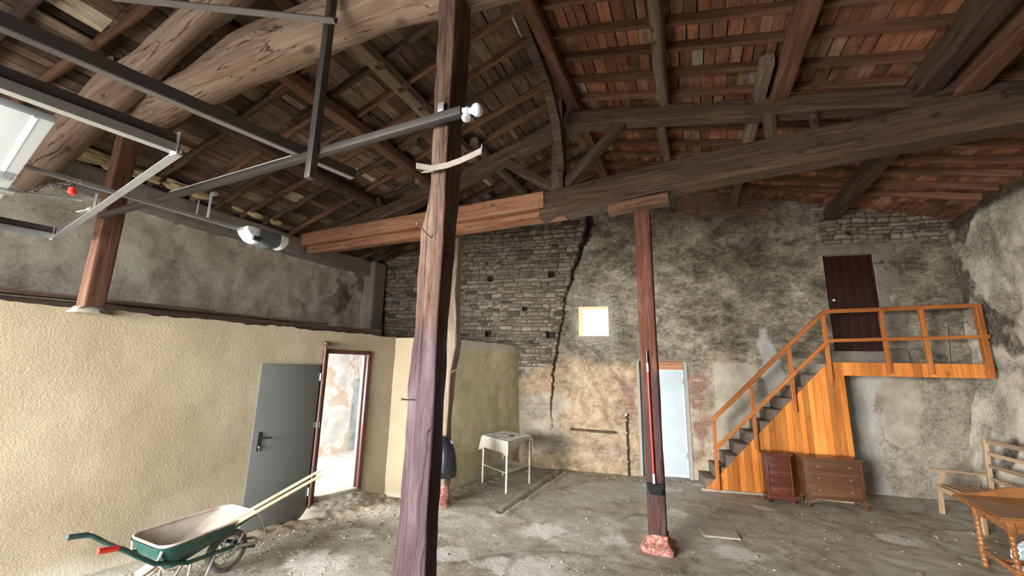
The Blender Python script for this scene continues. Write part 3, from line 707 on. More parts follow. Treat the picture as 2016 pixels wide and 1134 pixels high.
# window, doors
def bw(x, z, off=0.0): return V((x, BY(x), z))+BN*off
BM = Matrix((V((0.9869, 0.1614, 0)), -BN, V((0, 0, 1)))).transposed().to_4x4()   # x along wall, y into wall
def on_back(x, z, off=0.0):
    mm = BM.copy(); mm.translation = bw(x, z, off); return mm
w1 = bpy.data.objects.new('window_1', None); COL.objects.link(w1); w1.matrix_basis = on_back(-2.18, 2.70, -0.0); w1['kind'] = 'structure'
ww, wh = 0.64, 0.63
mb = MB()
mb.box((0, 0.02, 0), (0.095, 0.06, wh)); mb.box((ww-0.02, 0.02, 0), (ww, 0.06, wh)); mb.box((0.095, 0.02, wh-0.06), (ww-0.02, 0.06, wh)); mb.box((0.095, 0.02, 0), (ww-0.02, 0.06, 0.015))
mb.build('window_lining', M['cream_wood'], w1, smooth=False)
mb = MB(); 
for k in range(4): mb.tube([(0.12+0.135*k, 0.36, 0.02), (0.12+0.135*k, 0.36, wh-0.02)], 0.006, 8)
mb.build('window_bars', M['white_paint'], w1)
# white door (door_2) with lintel board and frame
d2 = bpy.data.objects.new('door_1', None); COL.objects.link(d2); d2.matrix_basis = on_back(-1.03, 0.0, 0); d2['kind'] = 'structure'
mb = MB(); mb.box((0.0, 0.0, 0), (0.05, 0.14, 2.19)); mb.box((0.895, -0.02, 0.0), (0.955, 0.14, 2.19)); mb.build('door_frame', plain('grey_jamb', (0.3, 0.29, 0.26), 0.8), d2, smooth=False)
mb = MB(); mb.box((0.05, 0.1, 2.03), (0.895, 0.15, 2.19), 0.004); mb.build('lintel_board', M['orange_beam'], d2)
mb = MB(); mb.box((0.05, 0.12, -0.02), (0.895, 0.2, 2.04)); mb.box((0.0, 0.2, -0.02), (0.96, 0.24, 2.2))  # last box is an added backing that blocks light round the leaf
mb.box((0.10, 0.113, 0.06), (0.86, 0.125, 1.99), 0.01)
mb.build('door_leaf', M['white_paint'], d2)
for z in (0.35, 1.75):
    mb = MB(); mb.box((0.87, 0.09, z), (0.9, 0.125, z+0.1), 0.003); mb.build('hinge', M['steel_grey'], d2)
# dark brown upper door
d3 = bpy.data.objects.new('door_2', None); COL.objects.link(d3); d3.matrix_basis = on_back(2.44, 2.42, 0); d3['kind'] = 'structure'
mb = MB()
for k in range(5): mb.box((0.02+0.154*k, 0.05, 0.01), (0.02+0.154*k+0.15, 0.085, 1.80), 0.004)
mb.box((-0.05, 0.085, -0.05), (0.86, 0.13, 1.88))  # added backing behind the planks, stops outside light leaking past
mb.build('door_leaf', M['brown_paint'], d3)
mb = MB(); mb.box((0.0, 0.03, 0), (0.03, 0.1, 1.82)); mb.box((0.78, 0.03, 0), (0.81, 0.1, 1.82)); mb.build('door_frame', M['brown_paint'], d3, smooth=False)
mb = MB(); mb.lathe([(0.012, 0), (0.012, 0.02), (0.022, 0.03), (0.022, 0.042), (0.01, 0.05)], 12, Matrix.Translation((0.1, 0.05, 0.95)) @ Matrix.Rotation(math.pi/2, 4, 'X')); mb.build('door_knob', M['porcelain'], d3)
mb = MB(); mb.tube([(0.80, 0.03, 1.62), (0.86, -0.04, 1.62), (0.9, -0.05, 1.64)], 0.012, 8); mb.lathe([(0.02, -0.02), (0.03, 0), (0.02, 0.03)], 10, Matrix.Translation((0.91, -0.05, 1.63))); mb.build('hook', M['steel_dark'], d3)
mb = MB(); mb.box((-0.1, -0.02, 1.82), (0.46, 0.1, 1.98), 0.012); mb.box((0.46, -0.03, 1.83), (0.86, 0.1, 2.0), 0.015); mb.box((0.86, -0.015, 1.84), (1.18, 0.1, 2.02), 0.015); mb.box((-0.32, -0.015, 1.76), (-0.1, 0.1, 1.92), 0.012)
mb.box((-0.1, -0.01, 1.98), (0.86, 0.1, 2.02), 0.01)
o = mb.build('trim_door_lintel_stones', M['stone_block'], None, on_back(2.44, 2.42, 0)); o['kind'] = 'structure'
mb = MB(); mb.box((-0.06, -0.06, -0.21), (1.1, 0.1, 0.0), 0.015); o = mb.build('trim_door_sill', M['stone_block'], None, on_back(2.44, 2.42, 0)); o['kind'] = 'structure'
mb = MB()
for k, (z, w) in enumerate(((0.05, 0.3), (0.42, 0.34), (0.8, 0.28), (1.18, 0.35), (1.5, 0.3))): mb.box((0.83, -0.012-0.006*(k % 2), z), (0.83+w, 0.1, z+0.33), 0.015)
o = mb.build('trim_door_jamb_stones', M['stone_block'], None, on_back(2.44, 2.42, 0)); o['kind'] = 'structure'
mb = MB(); mb.box((-0.25, -0.04, 2.19), (1.08, 0.08, 2.235), 0.008); o = mb.build('trim_door_head', M['stone_block'], None, on_back(-1.03, 0, 0)); o['kind'] = 'structure'

# grey steel door and its brown frame, doorway beside it (on partition A)
AM = Matrix((V((AD.x, AD.y, 0)), V((-AN.x, -AN.y, 0)), V((0, 0, 1)))).transposed().to_4x4()
def on_A(s, z=0.0, off=0.0):
    mm = AM.copy(); p = A0+AD*s+AN*off; mm.translation = V((p.x, p.y, z)); return mm
d1 = bpy.data.objects.new('door_3', None); COL.objects.link(d1); d1.matrix_basis = on_A(-0.02, 0.0, 0.02); d1['kind'] = 'structure'
LW = 0.76
mb = MB(); mb.box((0, -0.03, 0.02), (LW, 0.012, 2.0), 0.004); mb.build('door_leaf', M['grey_paint'], d1)
mb = MB(); mb.box((0.06, -0.042, 0.93), (0.10, -0.03, 1.16), 0.004); mb.build('lock_plate', M['black_plastic'], d1)
mb = MB(); mb.tube([(0.08, -0.03, 1.09), (0.08, -0.08, 1.09), (0.1, -0.085, 1.09), (0.2, -0.085, 1.085)], 0.009, 8); mb.build('door_handle', M['black_plastic'], d1)
mb = MB(); mb.box((0.073, -0.07, 0.975), (0.087, -0.042, 0.995), 0.003); mb.box((0.078, -0.062, 0.93), (0.083, -0.058, 0.98), 0.002); mb.build('key', M['galv'], d1)
for z in (0.28, 1.78):
    mb = MB(); mb.tube([(LW+0.004, -0.036, z), (LW+0.004, -0.036, z+0.1)], 0.009, 8); mb.build('hinge', M['white_plastic'], d1)
d4 = bpy.data.objects.new('door_4', None); COL.objects.link(d4); d4.matrix_basis = on_A(DWs[0], 0.2, 0.0); d4['kind'] = 'structure'
dw = DWs[1]-DWs[0]
mb = MB(); mb.box((-0.05, -0.035, -0.14), (0.03, 0.12, 2.03), 0.006); mb.box((0.03, -0.02, 1.96), (dw, 0.12, 2.02), 0.006); mb.box((dw-0.045, -0.02, 0.0), (dw+0.01, 0.12, 2.02), 0.006)
mb.build('door_frame', M['frame_brown'], d4)
mb = MB(); mb.tube([(-0.03, -0.05, -0.14), (-0.03, -0.05, 2.08)], 0.022, 10); mb.lathe([(0.03, 0), (0.045, 0.02), (0.045, 0.05), (0.03, 0.07)], 14, Matrix.Translation((-0.03, -0.05, 2.06))); mb.build('frame_pole', M['frame_brown'], d4)
mb = MB(); mb.box((-0.06, -0.045, 0.95), (-0.02, -0.07, 1.02), 0.003); mb.build('latch', M['galv'], d4)
mb = MB(); mb.box((0.03, -0.02, -0.02), (dw, 0.14, 0.03), 0.008); mb.build('sill', M['concrete'], d4)
mb = MB(); mb.box((dw-0.075, 0.05, 0.03), (dw-0.05, 0.11, 1.95), 0.004); mb.build('open_door_edge', plain('grey_wood_paint', (0.33, 0.32, 0.31)), d4)

# ================================================================== ROOF TIMBERS
ORD = ['first', 'second', 'third', 'fourth', 'fifth', 'sixth', 'seventh', 'eighth', 'ninth', 'tenth', 'eleventh', 'twelfth', 'thirteenth', 'fourteenth', 'fifteenth', 'sixteenth', 'seventeenth', 'eighteenth', 'nineteenth', 'twentieth', 'twenty-first', 'twenty-second', 'twenty-third', 'twenty-fourth', 'twenty-fifth', 'twenty-sixth']
ys = sorted([y for y in RAFT_Y if y > 0.4 and y < 8.7], reverse=True)
for k, y in enumerate(ys):
    xw = min(4.4, 4.4); sd = 10+k
    o = timber('rafter', (XR+0.1, y, zdeck(XR+0.1)-0.045), (4.38, y+random.uniform(-.04, .04), zdeck(4.38)-0.055), 0.055, 0.11, M['rafter_wood'], wob=0.008, round_=0.25, seed=sd)
    tagp(o, 'thin rafter right of the ridge, %s counted from the stone gable wall' % ORD[k], 'rafter', 'rafters of the right roof slope')
for k, y in enumerate(ys):
    r = random.Random(50+k); mat = M['rafter_wood'] if k % 3 else M['old_wood']
    yb = y+r.uniform(-.12, .12)
    xs = -4.2+r.uniform(-.2, .3)
    # upper length squared, lower length a round pole lapped beside it
    root = thing('rafter', 'rafter with round lower pole left of the ridge, %s from the gable wall' % ORD[k], 'rafter', (XR-0.1, y, zdeck(XR-0.1)-0.05), group='rafters of the left roof slope')
    timber('upper_length', (XR-0.1, y, zdeck(XR-0.1)-0.045), (xs-0.2, y, zdeck(xs-0.2)-0.045), 0.055, 0.09, mat, root, wob=0.008, round_=0.3, seed=80+k)
    timber('lower_pole', (xs+0.25, y+0.08, zdeck(xs+0.25)-0.06), (-6.95, yb, zdeck(-6.95)-0.06), 0.085, 0.085, M['old_wood'] if k % 2 else M['rafter_wood'], root, wob=0.025, round_=0.9, seed=120+k)
PX = lambda x, dz: zdeck(x)-dz
def purlin(label, x, y0, y1, w, h, mat, dz=0.2, **kw):
    return tagp(timber('purlin', (x, y0, PX(x, dz)), (kw.pop('x1', x), y1, PX(x, dz)+kw.pop('dz1', 0)), w, h, mat, **kw), label, 'purlin', 'purlins under the rafters')
purlin('long crooked grey-brown split log running below the right rafters beside the ridge', -0.14, 0.3, 5.62, 0.15, 0.2, M['grey_wood'], wob=0.03, round_=0.6)
purlin('thinner pole in line behind the split log, running to the stone gable wall', -0.18, 5.3, 8.9, 0.13, 0.16, M['grey_wood'], wob=0.02, round_=0.9)
purlin('square reddish beam right of the split log, resting on the sloping truss timber', 1.19, 0.3, 5.6, 0.18, 0.2, M['red_wood'], wob=0.008, round_=0.12)
purlin('greyish pole ending in a brick pocket of the gable wall, behind the tall post', 0.98, 4.75, 9.15, 0.15, 0.18, M['grey_wood'], wob=0.015, round_=0.45)
purlin('big dark beam at the upper right corner resting on the sloping truss timber', 2.5, 0.3, 5.6, 0.22, 0.24, M['old_wood'], wob=0.01, round_=0.15)
purlin('second beam packed against the big dark one in the upper right corner', 2.82, 0.3, 5.75, 0.22, 0.22, M['red_wood'], wob=0.01, round_=0.15)
purlin('dark beam meeting the gable wall above the brown upper door', 2.66, 5.3, 9.4, 0.22, 0.22, M['old_wood'], wob=0.01, round_=0.2)
purlin('grey squared beam with empty notches left of the front post', -3.2, 1.6, 5.6, 0.17, 0.13, M['grey_wood'], dz=0.17, wob=0.006, round_=0.1, notch=True)
purlin('pale pole continuing the notched beam towards the gable wall', -3.0, 5.2, 8.4, 0.15, 0.15, M['grey_wood'], dz=0.17, wob=0.01, round_=0.6)
purlin('brown squared beam crossing under the left rafters, left of the notched beam', -4.03, 1.6, 5.6, 0.16, 0.16, M['red_wood'], dz=0.19, wob=0.01, round_=0.3)
purlin('dark round beam lowest of the three under the left rafters', -5.08, 1.6, 5.6, 0.18, 0.18, M['old_wood'], dz=0.2, wob=0.02, round_=0.7)
purlin('pole behind the truss in line with the lowest left beam', -5.0, 5.3, 8.1, 0.14, 0.14, M['old_wood'], dz=0.2, wob=0.02, round_=0.9)
purlin('short pole behind the truss below the left rafters', -4.15, 5.3, 8.1, 0.14, 0.14, M['grey_wood'], dz=0.2, wob=0.02, round_=0.9)
timber('trim_ring_beam', (-6.92, -1.7, 4.24), (-6.92, 7.7, 4.24), 0.24, 0.34, M['pilaster'], wob=0.02, round_=0.1)['kind'] = 'structure'
q0, q1 = A0-AD*4.3-AN*0.42, A0+AD*1.9-AN*0.42
tagp(timber('loft_beam', (q0.x, q0.y, 2.52), (q1.x, q1.y, 2.52), 0.16, 0.16, M['old_wood'], wob=0.012, round_=0.15), 'long dark beam lying along the top of the yellow partition, below the stone wall', 'beam')
tagp(timber('ridge_beam', (-1.40, 0.3, 5.97), (-1.40, 8.55, 5.97), 0.15, 0.2, M['red_wood'], wob=0.012, round_=0.15), 'dark reddish ridge beam along the highest line of the roof', 'beam')

# middle truss
YT = 5.45
tr = thing('roof_truss', 'large timber truss across the middle of the barn with king post and braces', 'roof truss', (-1.65, YT, 4.4))
timber('tie_beam', (-1.92, YT, 4.36), (4.42, YT, 4.72), 0.3, 0.4, M['old_wood'], tr, wob=0.012, round_=0.12, bend=(0, 0.06))['label'] = 'dark hewn right length of the tie beam'
timber('tie_beam', (-6.98, YT-0.03, 4.38), (-1.84, YT-0.05, 4.44), 0.24, 0.25, M['orange_beam'], tr, wob=0.004, round_=0.06)['label'] = 'orange-brown sawn left length of the tie beam'
timber('lower_beam', (-6.7, YT+0.02, 4.19), (-1.55, YT+0.02, 4.24), 0.2, 0.14, M['orange_beam'], tr, wob=0.012, round_=0.2)
timber('king_post', (-1.64, YT, 4.55), (-1.64, YT, 6.05), 0.18, 0.22, M['old_wood'], tr, wob=0.008, round_=0.15)
timber('principal_rafter', (-1.55, YT, 5.70), (4.42, YT, 4.56), 0.2, 0.24, M['old_wood'], tr, wob=0.015, round_=0.15, bend=(0, 0.05))
timber('principal_rafter', (-1.7, YT, 5.60), (-6.9, YT, 4.32), 0.2, 0.22, M['old_wood'], tr, wob=0.015, round_=0.2, bend=(0, -0.12))
timber('brace', (-1.6, YT, 4.62), (-0.72, YT, 5.47), 0.13, 0.15, M['old_wood'], tr, wob=0.012, round_=0.3)
timber('brace', (-1.7, YT, 4.62), (-2.55, YT, 5.25), 0.13, 0.14, M['old_wood'], tr, wob=0.01, round_=0.2)
mb = MB(); wp = [(-1.57, 2.6, 6.02), (-1.56, 3.5, 6.02), (-1.56, 4.1, 5.90), (-1.56, 4.65, 5.78), (-1.56, 5.04, 5.46), (-1.57, 5.2, 5.1), (-1.58, 5.3, 4.85)]
rs = []
for i, p in enumerate(wp):
    fr = frame(wp[max(0, i-1)], wp[min(len(wp)-1, i+1)]); fr.translation = V(p); rs.append([fr @ V((0, a_*0.06+0.01*noise.noise(V((i, a_, b_))), b_*0.075)) for a_, b_ in ((-1, -1), (1, -1), (1, 0), (1, 1), (-1, 1), (-1, 0))])
o_ = mb.rings(rs).build('wind_brace', M['old_wood'], tr, world=True)
timber('strut', (1.06, YT-0.02, 4.72), (1.06, YT-0.02, 5.62), 0.13, 0.14, M['old_wood'], tr, wob=0.008, round_=0.2)
timber('strut', (1.52, YT, 4.84), (1.52, YT, 5.05), 0.09, 0.09, M['old_wood'], tr, wob=0.005, round_=0.2)
timber('purlin_cleat', (-0.45, YT, 5.56), (0.45, YT, 5.4), 0.2, 0.12, M['old_wood'], tr, wob=0.02, round_=0.3)
timber('purlin_cleat', (-1.25, YT, 5.76), (-0.85, YT, 5.68), 0.16, 0.1, M['old_wood'], tr, wob=0.02, round_=0.3)

# front log truss over the camera side
t2 = thing('log_truss', 'heavy round logs forming the front truss above the garage door tracks', 'roof truss', (-5.5, 2.03, 4.5))
timber('tie_log', (-5.85, 2.05, 4.62), (-0.2, 2.05, 4.60), 0.38, 0.40, M['log_wood'], t2, wob=0.03, bend=(0, 0.17), round_=0.95, sizes=[0.95, 1.12, 0.98, 0.95, 1.12, 1.0, 0.95, 1.05, 0.95, 0.9], seed=3.3)
timber('rafter_log', (-6.88, 1.74, 4.04), (-2.9, 1.74, 5.5), 0.28, 0.30, M['log_wood'], t2, wob=0.035, round_=0.95, sizes=[1.2, 1.3, 1.15, 0.95, 1.0, 0.85], seed=8.1)

# ================================================================== POSTS
def hewn_post(name, label, base, path, mat, wob=0.02, seed=0, round_=0.12, k=20, step=0.05, rz=0.0):
    """path: list of (z, cx, cy, w, d)"""
    root = thing(name, label, 'post', base, rz); rs = []; z0, z1 = path[0][0], path[-1][0]; n = int((z1-z0)/step)
    def at(z, j): return pw([(p[0], p[j]) for p in path], z)
    for i in range(n+1):
        z = lerp(z0, z1, i/n); cx, cy, w, d = (at(z, j) for j in (1, 2, 3, 4)); ring = []
        for q in range(k):
            an = 2*math.pi*(q+0.5)/k; c, s = math.cos(an), math.sin(an); e = 0.16+0.84*round_
            x = math.copysign(abs(c)**e, c)*w/2; y = math.copysign(abs(s)**e, s)*d/2
            r = V((x, y, 0)); r += r.normalized()*(noise.noise(V((x*6, y*6, z*2.2+seed)))*wob*1.5+noise.noise(V((x*16, y*16, z*7+seed)))*wob*0.5)
            ring.append(V((cx, cy, z))+r)
        rs.append(ring)
    mb = MB(); mb.rings(rs); mb.build('post_shaft', mat, root, ang=60)
    return root
fp = hewn_post('wooden_post', 'thick rough-hewn foreground post, its lower half painted purple, right side in shadow', (-1.37, 1.98, 0),
    [(z, 0.10-w/2, -0.09+d/2, w, d) for z, w, d in ((0, 0.21, 0.15), (0.99, 0.195, 0.13), (1.64, 0.175, 0.135), (2.23, 0.15, 0.14), (2.8, 0.148, 0.165), (2.95, 0.13, 0.165), (3.6, 0.125, 0.18), (4.47, 0.14, 0.21))], M['front_post'], wob=0.016, seed=4, round_=0.04)
mp_ = hewn_post('wooden_post', 'tall squared reddish-brown post with a dark purple foot, carrying the tie beam', (-0.47, 5.42, 0),
    [(0.1, 0, 0, 0.2, 0.2), (1.5, -0.005, 0, 0.2, 0.2), (4.08, -0.02, 0, 0.205, 0.2)], M['mid_post'], wob=0.005, seed=9, round_=0.03)
mb = MB()
rs = []
for z, w, sh in ((-0.02, 0.36, 0), (0.02, 0.38, 0), (0.06, 0.36, 0), (0.085, 0.28, 0), (0.11, 0.24, 0), (0.17, 0.215, 0)):
    ring = []
    for q in range(28):
        an = 2*math.pi*(q+0.5)/28; c, s = math.cos(an), math.sin(an)
        x = math.copysign(abs(c)**0.2, c)*w/2; y = math.copysign(abs(s)**0.2, s)*w/2
        nn = 1+0.16*noise.noise(V((x*9, y*9, z*9))); ring.append(V((x*nn, y*nn, z)))
    rs.append(ring)
mb.rings(rs).build('base_stone', M['red_base'], mp_)
tp = hewn_post('wooden_post', 'crooked grey post just behind the foreground post, standing on a red brick foot', (-3.49, 5.56, 0),
    [(0.3, 0, 0, 0.13, 0.16), (1.0, 0.0, 0, 0.13, 0.16), (1.9, 0.02, 0, 0.13, 0.16), (2.35, 0.07, 0, 0.17, 0.17), (2.8, 0.06, 0, 0.17, 0.17), (3.2, 0.02, 0, 0.15, 0.16), (4.08, 0.05, 0, 0.15, 0.16)], M['grey_wood_upright'], wob=0.02, seed=12)
mb = MB(); mb.lathe([(0.13, -0.01), (0.12, 0.08), (0.08, 0.2), (0.068, 0.3), (0.078, 0.34)], 12)
for v in mb.bm.verts: v.co += V((noise.noise(v.co*9), noise.noise(v.co*9+V((5, 0, 0))), 0))*0.035
mb.build('brick_foot', M['red_base'], tp)
lp = hewn_post('wooden_post', 'reddish squared post standing on top of the yellow partition wall at left', (-5.50, 2.02, 2.49),
    [(0, 0, 0, 0.16, 0.18), (1.0, 0, 0, 0.155, 0.17), (2.02, 0.0, 0, 0.15, 0.16)], M['red_wood_upright'], wob=0.006, seed=15, round_=0.08)
mb = MB(); mb.lathe([(0.16, -0.035), (0.15, 0.0), (0.11, 0.03)], 14)
for v in mb.bm.verts: v.co += V((noise.noise(v.co*14), noise.noise(v.co*14+V((5, 0, 0))), 0))*0.05
mb.build('mortar_collar', M['concrete'], lp)
# corbel on the middle post
tagp(timber('corbel', (-0.93, 5.44, 4.17), (-0.15, 5.44, 4.22), 0.22, 0.11, M['rafter_wood'], wob=0.03, round_=0.2), 'short ragged bolster block between the tall reddish post and the tie beam', 'beam')
# nails and spike in the posts
def nail(label, a, b, r=0.005, parent=None):
    mb = MB(); mb.tube([a, (V(a)+V(b))/2+V((0, 0, -0.002)), b], r, 8); mb.lathe([(r*1.0, 0), (r*2.4, 0.002), (r*2.0, 0.008), (0.001, 0.01)], 10, frame(b, V(b)+(V(b)-V(a)), 0) @ Matrix.Rotation(math.pi/2, 4, 'Y'))
    o = mb.build('nail', M['rust'], parent, world=True); return o
pf = lambda x, y, Y: aY(x, y, Y)
nail('', pf(815, 787, 1.88), pf(792, 786, 1.82), 0.0035, fp)
nail('', pf(850, 470, 1.89), pf(822, 441, 1.78), 0.004, fp)
nail('', pf(889, 733, 5.48), pf(896, 729, 5.4), 0.006, tp)
# riveted iron strap nailed round the foreground post
st = thing('iron_strap', 'weathered curved iron strap nailed across the foreground post', 'strap', (-1.37, 1.86, 3.3))
pts = [pf(820, 326, 1.80), pf(850, 331, 1.84), pf(880, 325, 1.845), pf(905, 316, 1.83), pf(930, 305, 1.80), pf(948, 296, 1.77)]
mb = MB(); hw = 0.018
rs = []
for i, p in enumerate(pts):
    rs.append([p+V((0, 0.0, hw)), p+V((0, 0.006, hw)), p+V((0, 0.006, -hw)), p+V((0, 0, -hw))])
mb.rings(rs).build('strap_band', M['rust_strap'], st, world=True)
p = pts[0]; mb = MB(); mb.bar(p+V((0, 0.0, 0)), p+V((-0.005, 0.06, 0.003)), 0.006, 0.036); mb.bar(p+V((-0.005, 0.06, 0)), p+V((0.09, 0.055, -0.012)), 0.006, 0.036); mb.build('strap_return', M['rust_strap'], st, world=True)
p = pts[-1]; mb = MB(); mb.bar(p+V((0, 0.0, -0.025)), p+V((0.004, 0, 0.03)), 0.006, 0.014); mb.build('strap_tip', M['rust_strap'], st, world=True)
# little white plate and lamp at the tube end
# ================================================================== GARAGE DOOR GEAR
GD = V((math.sin(math.radians(10)), math.cos(math.radians(10)), 0)); GR = V((GD.y, -GD.x, 0))
ct = thing('crossbar_tube', 'square steel tube running from the left post to the foreground post', 'steel tube', (-1.3, 1.84, 3.6))
a, b = V((-5.38, 1.905, 3.43)), pf(910, 220, 1.83)
mb = MB(); mb.bar(a, b, 0.05, 0.05, 0, 0.004); mb.build('tube', M['steel_dark'], ct, world=True)
sp = pf(868, 209, 1.875); mb = MB(); mb.box((sp.x-0.022, sp.y-0.003, sp.z-0.035), (sp.x+0.022, sp.y+0.003, sp.z+0.025), 0.002); mb.build('screw_plate', M['galv'], ct, world=True)
mb = MB(); mb.bar(a.lerp(b, 0.29)+V((0, 0, 0.032)), a.lerp(b, 0.66)+V((0, 0, 0.032)), 0.03, 0.012); mb.build('pale_batten', M['white_plastic'], ct, world=True)
mb = MB(); mb.box((b.x-0.004, b.y-0.02, b.z-0.02), (b.x+0.004, b.y+0.02, b.z+0.02)); mb.build('end_hole_shade', M['black_plastic'], ct, world=True)  # black block painting the shade inside the open tube end
lm = thing('bulb_lamp', 'small white lamp holder with a clear round bulb at the end of the steel tube', 'lamp', (-1.15, 1.86, 3.58))
ax = frame(pf(905, 222, 1.84), pf(945, 215, 1.84)) @ Matrix.Rotation(math.pi/2, 4, 'Y')
mb = MB(); mb.lathe([(0.001, -0.01), (0.026, -0.008), (0.03, 0.01), (0.024, 0.035), (0.022, 0.05), (0.026, 0.052), (0.026, 0.062), (0.02, 0.064), (0.02, 0.075)], 20, ax, False); mb.build('lamp_holder', M['porcelain'], lm, world=True)
ax2 = frame(pf(918, 232, 1.84), pf(910, 226, 1.86))@Matrix.Rotation(math.pi/2, 4, 'Y')
mb = MB(); mb.lathe([(0.001, -0.02), (0.02, -0.018), (0.027, 0.0), (0.025, 0.012), (0.001, 0.016)], 16, ax2); mb.build('lamp_bracket', M['porcelain'], lm, world=True)
mb = MB(); mb.bar((b.x-0.01, b.y, b.z), pf(922, 220, 1.84), 0.02, 0.02); mb.build('lamp_stub', M['porcelain'], lm, world=True)
ax3 = frame(pf(925, 219, 1.84), pf(946, 215, 1.84)) @ Matrix.Rotation(math.pi/2, 4, 'Y')
mb = MB(); mb.lathe([(0.018, -0.005), (0.018, 0.01), (0.024, 0.02), (0.036, 0.035), (0.039, 0.05), (0.034, 0.066), (0.02, 0.078), (0.001, 0.082)], 20, ax3); mb.build('bulb', M['glass_bulb'], lm, world=True)
# hanger tube and bars
mb = MB(); mb.bar(aY(610, 352, 1.80), aY(655, -8, 1.80), 0.055, 0.055, 0, 0.004); o = mb.build('hanger_tube', M['steel_dark']); tagp(o, 'upright dark square steel tube hanging from the roof in front of the big log', 'steel tube')
p0, p1 = fl(-30, 22, 3.52), fl(700, 342, 3.52)
lb = thing('angle_bar', 'long dark steel angle bar crossing the upper left above the cross tube', 'steel bar', p1)
mb = MB(); mb.bar(p0, p1, 0.012, 0.07); mb.build('upright_flange', M['steel_dark'], lb, world=True)
mb = MB(); mb.bar(p0+V((-0.028, 0, -0.035)), p1+V((-0.028, 0, -0.035)), 0.05, 0.01); mb.build('flat_flange', M['steel_grey'], lb, world=True)  # underside in lighter steel: light from below put into the colour
p0, p1 = fl(228, -5, 4.65), aY(664, 41, 1.78)
p0.z = p1.z
p0 = fl(228, -5, p1.z)
ub = thing('angle_bar', 'short steel angle bar at the top edge joined to the hanging tube', 'steel bar', p1)
mb = MB(); mb.bar(p0, p1, 0.01, 0.05); mb.build('upright_flange', M['steel_dark'], ub, world=True)
mb = MB(); mb.bar(p0+V((0, -0.025, -0.025)), p1+V((0, -0.025, -0.025)), 0.05, 0.008); mb.build('flat_flange', M['steel_grey'], ub, world=True)  # lower flange coloured paler than the upright, painting the light from beneath
# sectional garage door pulled up on its tracks
ZT = 3.2
rt0, rt1 = fl(352, 296, ZT), None
tl1 = fl(108, 466, ZT)
back_len = 2.6
def track(name, label, end, rise=0):
    root = thing(name, label, 'door track', end)
    a = end-GD*back_len
    mb = MB(); mb.bar(a+V((0, 0, 0.045)), end+V((0, 0, 0.045)), 0.006, 0.09); mb.bar(a+V((0, 0, 0.09))-GR*0.03, end+V((0, 0, 0.09))-GR*0.03, 0.06, 0.006); mb.build('angle_rail', M['steel_dark'], root, world=True)
    mb = MB(); mb.bar(a+V((0, 0, -0.02)), end+V((0, 0, -0.02)), 0.05, 0.012); mb.bar(a+GR*0.025, end+GR*0.025, 0.005, 0.05); mb.build('roller_rail', M['galv'], root, world=True)
    mb = MB(); mb.bar(end-GD*0.02+V((0, 0, 0.1)), end+V((0, 0, -0.04))-GD*0.02, 0.07, 0.006); mb.build('end_plate', M['galv'], root, world=True)
track('door_track', 'dark steel track with a bright lower lip along the right edge of the raised door', rt0)
track('door_track', 'grey steel track at the far left edge, below the raised door', tl1)
cb = thing('track_spreader', 'galvanised bar joining the far ends of the two door tracks', 'steel bar', tl1)
mb = MB(); mb.bar(rt0+V((0, 0, -0.02)), tl1+V((0, 0, -0.02)), 0.045, 0.008); mb.bar(rt0+V((0, 0.02, 0.0)), tl1+V((0, 0.02, 0.0)), 0.006, 0.04); mb.build('spreader_bar', M['galv'], cb, world=True)
q = rt0.lerp(tl1, 0.56)
mb = MB(); mb.bar(q, q+V((0, 0, 0.14)), 0.05, 0.006); mb.bar(q+V((-0.03, 0, 0.0)), q+V((0.05, 0, 0.0)), 0.07, 0.01); mb.bar(q+V((0, 0, 0.0)), q+V((-0.1, -0.05, -0.03)), 0.04, 0.006); mb.build('centre_bracket', M['galv'], cb, world=True)
# the panel
pd = thing('garage_door', 'white sectional garage door panels raised flat under the roof at upper left', 'garage door', fl(115, 232, ZT))
pe = fl(115, 230, ZT-0.01); wdt = 3.0
bX = -GR
for k in range(3):
    a = pe-GD*(0.5*k+0.0)
    mt = Matrix((bX, -GD, V((0, 0, -1)))).transposed().to_4x4(); mt.translation = a
    mb = MB(); mb.box((0, 0.004, 0), (wdt, 0.496, 0.04), 0.006)
    mb.box((0.0, 0.06, 0.038), (wdt, 0.075, 0.044)); mb.box((0.0, 0.42, 0.038), (wdt, 0.435, 0.044))
    mb.build('door_section', M['door_panel'], pd, mt, world=True)
mt = Matrix((bX, -GD, V((0, 0, -1)))).transposed().to_4x4(); mt.translation = pe
mb = MB(); mb.box((wdt*0.5-0.06, -0.03, 0.03), (wdt*0.5+0.06, 0.16, 0.06), 0.006); mb.bar((wdt*0.5, 0.05, 0.05), (wdt*0.5-0.02, -0.35, -0.02), 0.03, 0.012); mb.build('door_arm_bracket', M['galv'], pd, mt, world=True)
mb = MB(); mb.bar(fl(-20, 338, 3.13), fl(26, 350, 3.13), 0.05, 0.05); mb.build('door_stile', M['galv'], pd, world=True)
